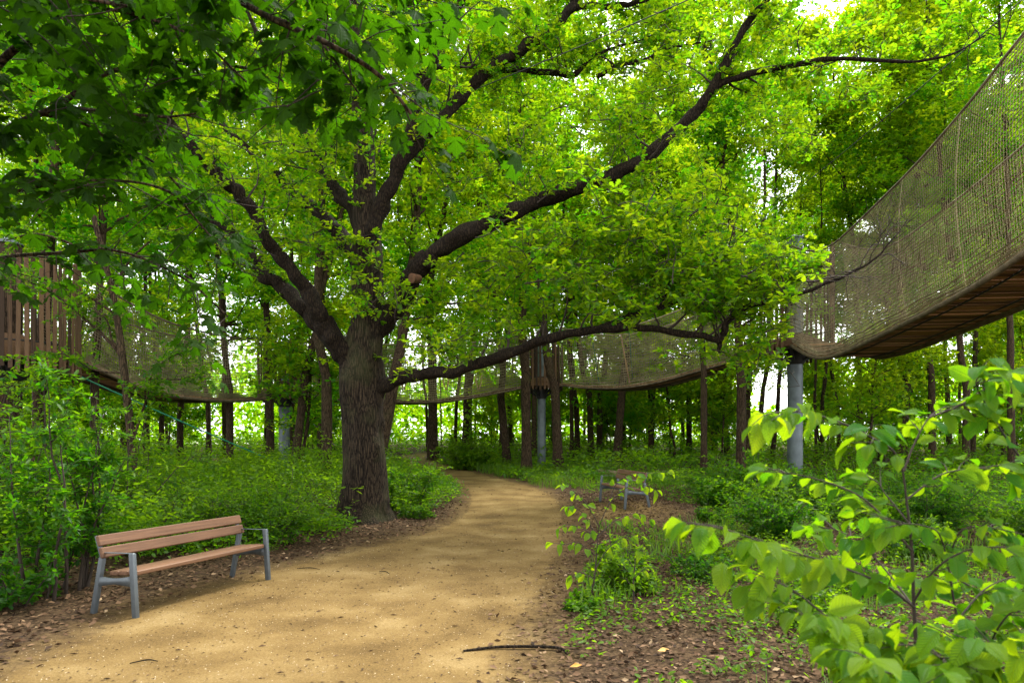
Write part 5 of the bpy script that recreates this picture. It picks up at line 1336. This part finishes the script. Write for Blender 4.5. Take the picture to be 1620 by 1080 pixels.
# ---- maple whose dark boughs hang into the upper left of the picture
mo = np.array([-5.9, 4.6, 0.0])
maple = thing("maple_tree", "dark maple whose broad leaves hang in from the upper left corner", "tree", mo)
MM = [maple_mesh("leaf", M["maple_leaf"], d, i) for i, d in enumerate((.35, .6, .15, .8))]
mt = MB(); T_ = smooth_curve([[0, 0, -.1], [0.03, 0, 1.5], [.02, .05, 3], [.1, 0, 4.5], [0.1, .1, 6.5], [.2, 0, 8.5]], 40); mt.tube(T_, np.linspace(.21, .05, 40), 14); mt.build("trunk", M["tree_bark"], maple)
q = lambda u, v, Y: px(u, v, Y) - mo
BO = [
    ([[0.03, 0, 2.6], q(-120, 260, 4.5), q(0, 100, 4.35), q(60, 58, 4.25), q(108, 12, 4.2), q(190, -50, 4.0)], .034, .25),
    ([[0.03, 0, 2.5], q(-150, 330, 4.6), q(0, 212, 4.5), q(90, 168, 4.4), q(172, 115, 4.3), q(300, 95, 4.2), q(400, 110, 4.1)], .028, .2),
    ([q(60, 180, 4.45), q(130, 195, 4.5), q(185, 228, 4.55), q(250, 262, 4.6), q(310, 330, 4.7), q(350, 400, 4.8)], .012, .1),
    ([[0.03, 0, 2.0], q(-150, 440, 5.0), q(0, 408, 4.9), q(100, 400, 4.8), q(190, 398, 4.7), q(290, 440, 4.7), q(360, 500, 4.8)], .016, .3),
    ([[0.05, 0, 4.3], q(100, -120, 3.6), q(300, -40, 3.5), q(420, 25, 3.4), q(520, 70, 3.3), q(600, 120, 3.3), q(650, 180, 3.3)], .024, .25),
    ([[0.05, 0, 4.6], q(200, -160, 3.8), q(400, -70, 3.7), q(560, -20, 3.6), q(680, 0, 3.6)], .022, .3),
    ([[0.03, 0, 2.2], q(-100, 340, 4.4), q(40, 300, 4.3), q(140, 285, 4.3), q(260, 300, 4.4), q(330, 370, 4.5)], .015, .2),
    ([q(90, 168, 4.4), q(200, 180, 4.0), q(260, 185, 3.8), q(310, 180, 3.8)], .012, .1),
    ([q(108, 12, 4.2), q(200, 20, 3.9), q(310, 60, 3.7), q(390, 130, 3.7)], .012, .1),
    ([q(420, 25, 3.4), q(490, 50, 3.5), q(540, 110, 3.5), q(590, 180, 3.6)], .010, .1),
    ([[0.03, 0, 3.2], q(-300, 100, 3.6), q(-100, 20, 3.4), q(60, -10, 3.2), q(200, 10, 3.1)], .02, .3),
    # boughs overhead and to the left, outside the picture, that shade the ones in it
    ([[0.1, 0, 5.0], [1.5, -.4, 5.9], [3.2, -.3, 6.3], [4.6, 0.1, 6.4]], .03, .2), ([[0.1, .1, 5.6], [1.2, 1.0, 6.6], [2.4, 1.6, 7.2], [3.6, 2.2, 7.4]], .03, .2), ([[0.1, 0, 4.4], [.8, 1.2, 5.2], [1.5, 2.2, 5.6]], .02, .2),
    ([[0.1, 0, 6.4], [1.4, .2, 7.6], [2.8, .5, 8.2]], .025, .2), ([[0.1, 0, 4.0], [1.0, .9, 5.0], [2.4, 1.0, 5.6], [3.7, 1.2, 5.7]], .025, .2), ([[0.1, 0, 6.0], [-.8, 1.0, 7.0], [-1.2, 2.0, 7.4]], .025, .2), ([[0.1, 0, 5.0], [-.8, -.6, 5.8], [-1.6, -1.2, 6.2]], .025, .2),
]
ml = []; mtw = MB()
for bi, (pts, rd_, st) in enumerate(BO):
    Q = smooth_curve(pts, len(pts) * 7); s = arc(Q)
    m = MB(); m.tube(Q, np.linspace(rd_, rd_ * .25 + .002, len(Q)), 8); m.build("branch", M["tree_bark"], maple)
    L = s[-1] * (1 - st); k = int(L / .105)
    for a in range(k):
        qv = s[-1] * st + L * (a + rng.uniform()) / k; i = min(max(np.searchsorted(s, qv), 1), len(Q) - 1); p = Q[i]; t = norm(Q[i] - Q[i - 1])
        d = norm(rand_dir(1)[0] * [1, 1, .35] + t * .5 + [0, 0, -.08])
        c = grow(p, d, rng.uniform(.25, .75), 5, .16, -.05)
        mtw.tube(c, np.linspace(.0045, .002, 6), 4, cap=False)
        for e in ((1, 2, 3, 4, 5) if bi < 11 else (2, 4, 5)):
            sd0 = norm(np.cross(c[e] - c[e - 1], [0, 0, 1]))
            for sg in (1, -1):
                pet = norm(sd0 * sg * .8 + norm(c[e] - c[e - 1]) * .6 + [0, 0, .1] + rng.normal(size=3) * .25)
                pl = rng.uniform(.05, .10); pp = c[e] + pet * pl
                mtw.tube([c[e], c[e] + pet * pl * .6 + [0, 0, .01], pp], .0012, 3, cap=False)
                ax = norm(pet * [1, 1, .3] + [0, 0, rng.uniform(-1.1, -.1)] + rng.normal(size=3) * .15); nr = norm(np.array([0, 0, 1.]) + pet * .5 + rng.normal(size=3) * .25)
                ml.append((pp, ax, nr, rng.uniform(.08, .138)))
mtw.build("twigs", M["twig"], maple, True, "stuff")
def px_of(p):
    w = p + mo
    return 810 + w[0] / max(w[1], .1) * F, HZ - (w[2] - EYE) / max(w[1], .1) * F
WIN = np.array([(255, 172), (300, 170), (400, 175), (470, 200), (560, 215), (700, 260), (700, 700), (440, 600), (415, 470), (400, 400), (320, 270)], float)
def in_win(u, v):
    c = False; j = len(WIN) - 1
    for i in range(len(WIN)):
        if (WIN[i][1] > v) != (WIN[j][1] > v) and u < (WIN[j][0] - WIN[i][0]) * (v - WIN[i][1]) / (WIN[j][1] - WIN[i][1]) + WIN[i][0]: c = not c
        j = i
    return c
ml = [l for l in ml if not in_win(*px_of(l[0])) and not (px_of(l[0])[1] > 330 and rng.random() < .42)]       # the maple leaves the view of the oak's left limbs open
inview = [l for l in ml if 0 < px_of(l[0])[0] < 760 and -10 < px_of(l[0])[1] < 620]
inview.sort(key=lambda l: np.linalg.norm(l[0] + mo - [0, 0, EYE]) / l[3])
ids = {id(l) for l in inview[:298]}
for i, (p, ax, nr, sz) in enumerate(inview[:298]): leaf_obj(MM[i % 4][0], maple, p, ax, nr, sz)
rest = [l for l in ml if id(l) not in ids]
allB = []; allV = []; allT = []; allQ = []; nn = 0
for k4 in range(4):
    sub = rest[k4::4]
    if not sub: continue
    Vt, (T, Qd) = MM[k4][1]
    V, Pq, TT = leaf_arrays(np.array([l[0] for l in sub]), np.array([l[1] for l in sub]), np.array([l[2] for l in sub]), np.array([l[3] for l in sub]), (Vt, [T, Qd]), np.zeros(len(sub)))
    allB.append(np.tile(Vt, (len(sub), 1))); allV.append(V); allT.append(Pq[0] + nn); allQ.append(Pq[1] + nn); nn += len(V)
nT = sum(len(t) for t in allT); nQ = sum(len(t) for t in allQ)
tt = np.repeat(rng.uniform(.1, .9, nT // 31 + 1), 31)[:nT]
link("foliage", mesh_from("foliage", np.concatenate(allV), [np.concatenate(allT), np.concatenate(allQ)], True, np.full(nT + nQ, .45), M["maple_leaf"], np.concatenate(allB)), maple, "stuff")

# ---- ground cover: what nobody could count
def scatter(n, x0, x1, y0, y1, seed, pw_=1.0):
    r = np.random.default_rng(seed)
    y = y0 + (y1 - y0) * r.uniform(0, 1, n) ** pw_; x = r.uniform(x0, x1, n)
    return x, y
def plants(name, label, x, y, h, nl, leaf, tint, mat, tmpl=PLAIN, stems=True, wid=.18, seed=1):
    """many small upright plants in one mass"""
    r = np.random.default_rng(seed); n = len(x)
    z = ground_h(x, y)
    lv = Leaves()
    lean = r.normal(0, .14, (n, 2))
    tn_ = .7 * (vnoise(x, y, 97, .7) * .5 + vnoise(x, y, 98, 2.2) * .5 - .5); sz_ = .75 + .6 * vnoise(x, y, 99, .9)
    for k in range(nl):
        f = r.uniform(.08, 1.0, n) ** .75
        P = np.stack([x + lean[:, 0] * f * h + r.normal(0, wid, n) * (1.15 - f * .6), y + lean[:, 1] * f * h + r.normal(0, wid, n) * (1.15 - f * .6), z + f * h], 1)
        a = norm(rand_dir(n, r) * [1, 1, .35] + [0, 0, -.12]); nr = norm(np.array([0, 0, 1.]) + r.normal(size=(n, 3)) * .45)
        lv.p.append(P); lv.a.append(a); lv.n.append(nr); lv.s.append(leaf * sz_ * r.uniform(.6, 1.3, n)); lv.t.append(np.clip(tint + tn_ + .22 * (f - .5) + r.normal(0, .12, n), 0, 1))
    o = link(name, lv.mesh(name, tmpl, M[mat]), None, "stuff"); tag(o, label, "plants")
    return o
def zone(x, y):
    """how much undergrowth grows at a place: 0..1 and its height"""
    d = path_dist(x, y)
    u = 810 + x / np.maximum(y, .5) * F
    left = (x < -1.2) & (y > 8.2) & (x < -2.9 - np.clip(11.3 - y, 0, 4) * .62 + np.clip(y - 13, 0, 20) * .35)
    far = (y > 23) & (d > .5)
    right = (x > 0) & (y > 13) & (d > 2.2) & (x > 4.6 - (y - 13) * .05)
    mid = (x > 0) & (y > 19) & (d > 1.0)
    dens = np.where(left | far | right, 1.0, np.where(mid, .5, 0.0))
    clump = .30 + 1.0 * vnoise(x, y, 21, .8)
    h = np.where(left, .92, np.where(far, .8 + .5 * vnoise(x, y, 3, .25), np.where(right, .62, .4))) * clump
    h = np.where(left, h * np.clip(.45 + (d - .6) / 2.2, .3, 1.15), h)
    h = np.where((y > 23) & (d < 2.5), h * .45, h)
    return np.where(d > .35, dens, 0) * (vnoise(x, y, 31, 1.6) > .22), h, d
for nm, box, cnt, lf, nl, sd_, tn in (("undergrowth", (-13, 0, 8, 24), 4600, .068, 17, 41, .42), ("undergrowth", (0, 17, 13, 24), 2400, .07, 15, 42, .28), ("undergrowth", (-40, 45, 23, 66), 6500, .16, 14, 43, .48)):
    x, y = scatter(cnt * 2, box[0], box[1], box[2], box[3], sd_, 1.2)
    ok0 = np.abs(x) < .8 * y + 2.5; x, y = x[ok0], y[ok0]
    dn, h, d = zone(x, y)
    ok = (np.random.default_rng(sd_).uniform(size=len(x)) < dn)
    ok &= ~((np.abs(x + 3.03) < .75) & (np.abs(y - OY) < .75))
    x, y, h = x[ok][:cnt], y[ok][:cnt], h[ok][:cnt]
    lab = {41: "dense green undergrowth filling the wood floor left of the oak", 42: "dark low undergrowth on the wood floor at right", 43: "green undergrowth spread over the far wood floor"}[sd_]
    plants(nm, lab, x, y, h, nl, lf, tn, "bush_leaf", wid=.13 if sd_ < 43 else .3, seed=sd_)
x, y = scatter(1500, -12, -1, 9, 22, 45, 1.1); dn, h, d = zone(x, y); ok = (dn > 0) & (d > .9) & (vnoise(x, y, 46, .6) > .5) & ~((np.abs(x + 3.03) < .8) & (np.abs(y - OY) < .8)) & (np.abs(x) < .8 * y + 2)
plants("nettle_patch", "taller nettles with bigger pale leaves standing out of the undergrowth at left", x[ok], y[ok], h[ok] * 1.1 + .35, 12, .105, .62, "bush_leaf", tmpl=SLIM, wid=.07, seed=47)
x, y = scatter(900, 2, 15, 11, 24, 48, 1.1); d = path_dist(x, y); ok = (d > 2) & (vnoise(x, y, 49, .6) > .5) & (np.abs(x) < .8 * y + 2) & ~((np.abs(x - 2.3) < 1.6) & (np.abs(y - 14.8) < 2.2))
plants("nettle_patch", "taller nettles with bigger leaves among the low plants at right", x[ok], y[ok], .45 + .5 * vnoise(x[ok], y[ok], 50, 1.), 12, .095, .42, "bush_leaf", tmpl=SLIM, wid=.07, seed=48)
# low herbs and grass on the right verge
x, y = scatter(11000, .4, 12, 3.2, 17, 51, 1.0)
d = path_dist(x, y); vn = vnoise(x, y, 33, .9) * .6 + vnoise(x, y, 34, 2.7) * .4
ok = (d > .45) & (vn + .10 * np.clip(d - 1, -1, 1.5) - .035 * np.clip(y - 7, 0, 4) > .44) & ~((np.abs(x - 2.3) < 1.5) & (np.abs(y - 14.8) < 2.0)) & (np.abs(x) < .8 * y + 1)
x, y = x[ok], y[ok]
plants("low_herbs", "low green herbs growing through leaf litter on the right verge", x, y, np.random.default_rng(3).uniform(.05, .26, len(x)), 7, .045, .5, "bush_leaf", wid=.05, seed=52)
def grass(label, x, y, hmin, hmax, seed, per=7):
    r = np.random.default_rng(seed); n = len(x)
    x = np.repeat(x, per) + r.normal(0, .035, n * per); y = np.repeat(y, per) + r.normal(0, .035, n * per); z = ground_h(x, y)
    n = len(x); a = r.uniform(0, 6.28, n); h = r.uniform(hmin, hmax, n); w = .0035 + .004 * r.uniform(size=n); ln = h * r.uniform(.2, .8, n)
    dx, dy = np.cos(a), np.sin(a)
    P0 = np.stack([x, y, z - .01], 1); P1 = np.stack([x + dx * ln * .3, y + dy * ln * .3, z + h * .65], 1); P2_ = np.stack([x + dx * ln, y + dy * ln, z + h * .92], 1)
    s = np.stack([-dy, dx, 0 * dx], 1) * w[:, None]
    V = np.stack([P0 - s, P0 + s, P1 + s * .9, P1 - s * .9, P2_], 1).reshape(-1, 3)
    k = np.arange(n)[:, None] * 5
    me = mesh_from("grass", V, [k + np.array([[3, 2, 4]]), k + np.array([[0, 1, 2, 3]])], True, np.concatenate([np.clip(r.normal(.5, .2, n), 0, 1)] * 2), M["grass"])
    tag(link("grass", me, None, "stuff"), label, "grass")
x, y = scatter(2200, .5, 9, 3.2, 13, 61); d = path_dist(x, y); ok = (d > .5) & (vnoise(x, y, 35, 1.1) > .5) & ~((np.abs(x - 2.3) < 1.4) & (np.abs(y - 14.8) < 1.9)) & (np.abs(x) < .8 * y + 1)
grass("thin grass blades among litter on the right verge", x[ok], y[ok], .08, .28, 62)
x, y = scatter(9000, -6, 16, 21, 34, 63); d = path_dist(x, y); ok = (d > .25) & (d < 6) & (vnoise(x, y, 36, .5) > .3)
grass("fresh grass along the far side of the sandy path", x[ok], y[ok], .12, .45, 64, 6)
# dead leaves
def litter(label, x, y, smin, smax, seed, lift=.01):
    r = np.random.default_rng(seed); n = len(x); z = ground_h(x, y) + lift * r.uniform(.2, 1.6, n)
    a = norm(rand_dir(n, r) * [1, 1, .25]); nr = norm(np.array([0, 0, 1.]) + r.normal(size=(n, 3)) * .42)
    V, Pq, T = leaf_arrays(np.stack([x, y, z], 1), a, nr, r.uniform(smin, smax, n), DRY, np.clip(r.normal(.45, .24, n), 0, 1))
    tag(link("leaf_litter", mesh_from("leaf_litter", V, Pq, False, T, M["dry_leaf"]), None, "stuff"), label, "fallen leaves")
r_ = np.random.default_rng(70)
x, y = scatter(60000, -.6, 11, 2.8, 20, 71, 1.25); d = path_dist(x, y); ok = (r_.uniform(size=len(x)) < np.clip((d + .45) / 1.1, 0, 1) ** 1.7) & (np.abs(x) < .8 * y + .6)
litter("brown dead leaves covering the right verge", x[ok], y[ok], .025, .075, 72)
x, y = scatter(26000, -10, -.8, 4.5, 18, 73, 1.1); d = path_dist(x, y); ok = (r_.uniform(size=len(x)) < np.clip((d + .05) / .6, 0, 1) ** 1.3) & (np.abs(x) < .8 * y + .8)
litter("brown dead leaves under and behind the bench and round the oak", x[ok], y[ok], .03, .085, 74)
x, y = scatter(1500, -6, 3, 3.0, 20, 75, 1.2); ok = path_dist(x, y) < .1
# grit, wood chips and small twigs on the sand
x, y = scatter(22000, -8, 2, 3.0, 24, 76, 1.5); ok = path_dist(x, y) < .3; x, y = x[ok], y[ok]; n = len(x); r = np.random.default_rng(77)
a = norm(rand_dir(n, r) * [1, 1, .05]); V, Pq, T = leaf_arrays(np.stack([x, y, zg(x, y) + .008], 1), a, norm(np.array([0, 0, 1.]) + r.normal(size=(n, 3)) * .3), r.uniform(.006, .035, n) * np.where(r.uniform(size=n) < .06, 2.2, 1), (DRY[0] * [1, .45, 1.2], DRY[1]), np.clip(r.normal(.4, .25, n), 0, 1))
tag(link("wood_chips", mesh_from("wood_chips", V, Pq, False, T, M["chip"]), None, "stuff"), "small bark chips and bits of twig strewn on the sandy path", "wood chips")
x, y = scatter(26000, -8, 2, 3.0, 16, 78, 1.5); ok = path_dist(x, y) < .25; x, y = x[ok], y[ok]; n = len(x); r = np.random.default_rng(79)
OCT = (np.array([[1, 0, 0], [0, 1, 0], [-1, 0, 0], [0, -1, 0], [0, 0, .8]], float) * .5, [np.array([[0, 1, 4], [1, 2, 4], [2, 3, 4], [3, 0, 4]])])
V, Pq, T = leaf_arrays(np.stack([x, y, zg(x, y) + .004], 1), norm(rand_dir(n, r) * [1, 1, .1]), norm(np.array([0, 0, 1.]) + r.normal(size=(n, 3)) * .2), r.uniform(.004, .014, n), OCT, np.clip(r.normal(.5, .25, n), 0, 1))
tag(link("gravel", mesh_from("gravel", V, Pq, False, T, M["pebble"]), None, "stuff"), "fine grit and small pebbles on the sandy path", "gravel")
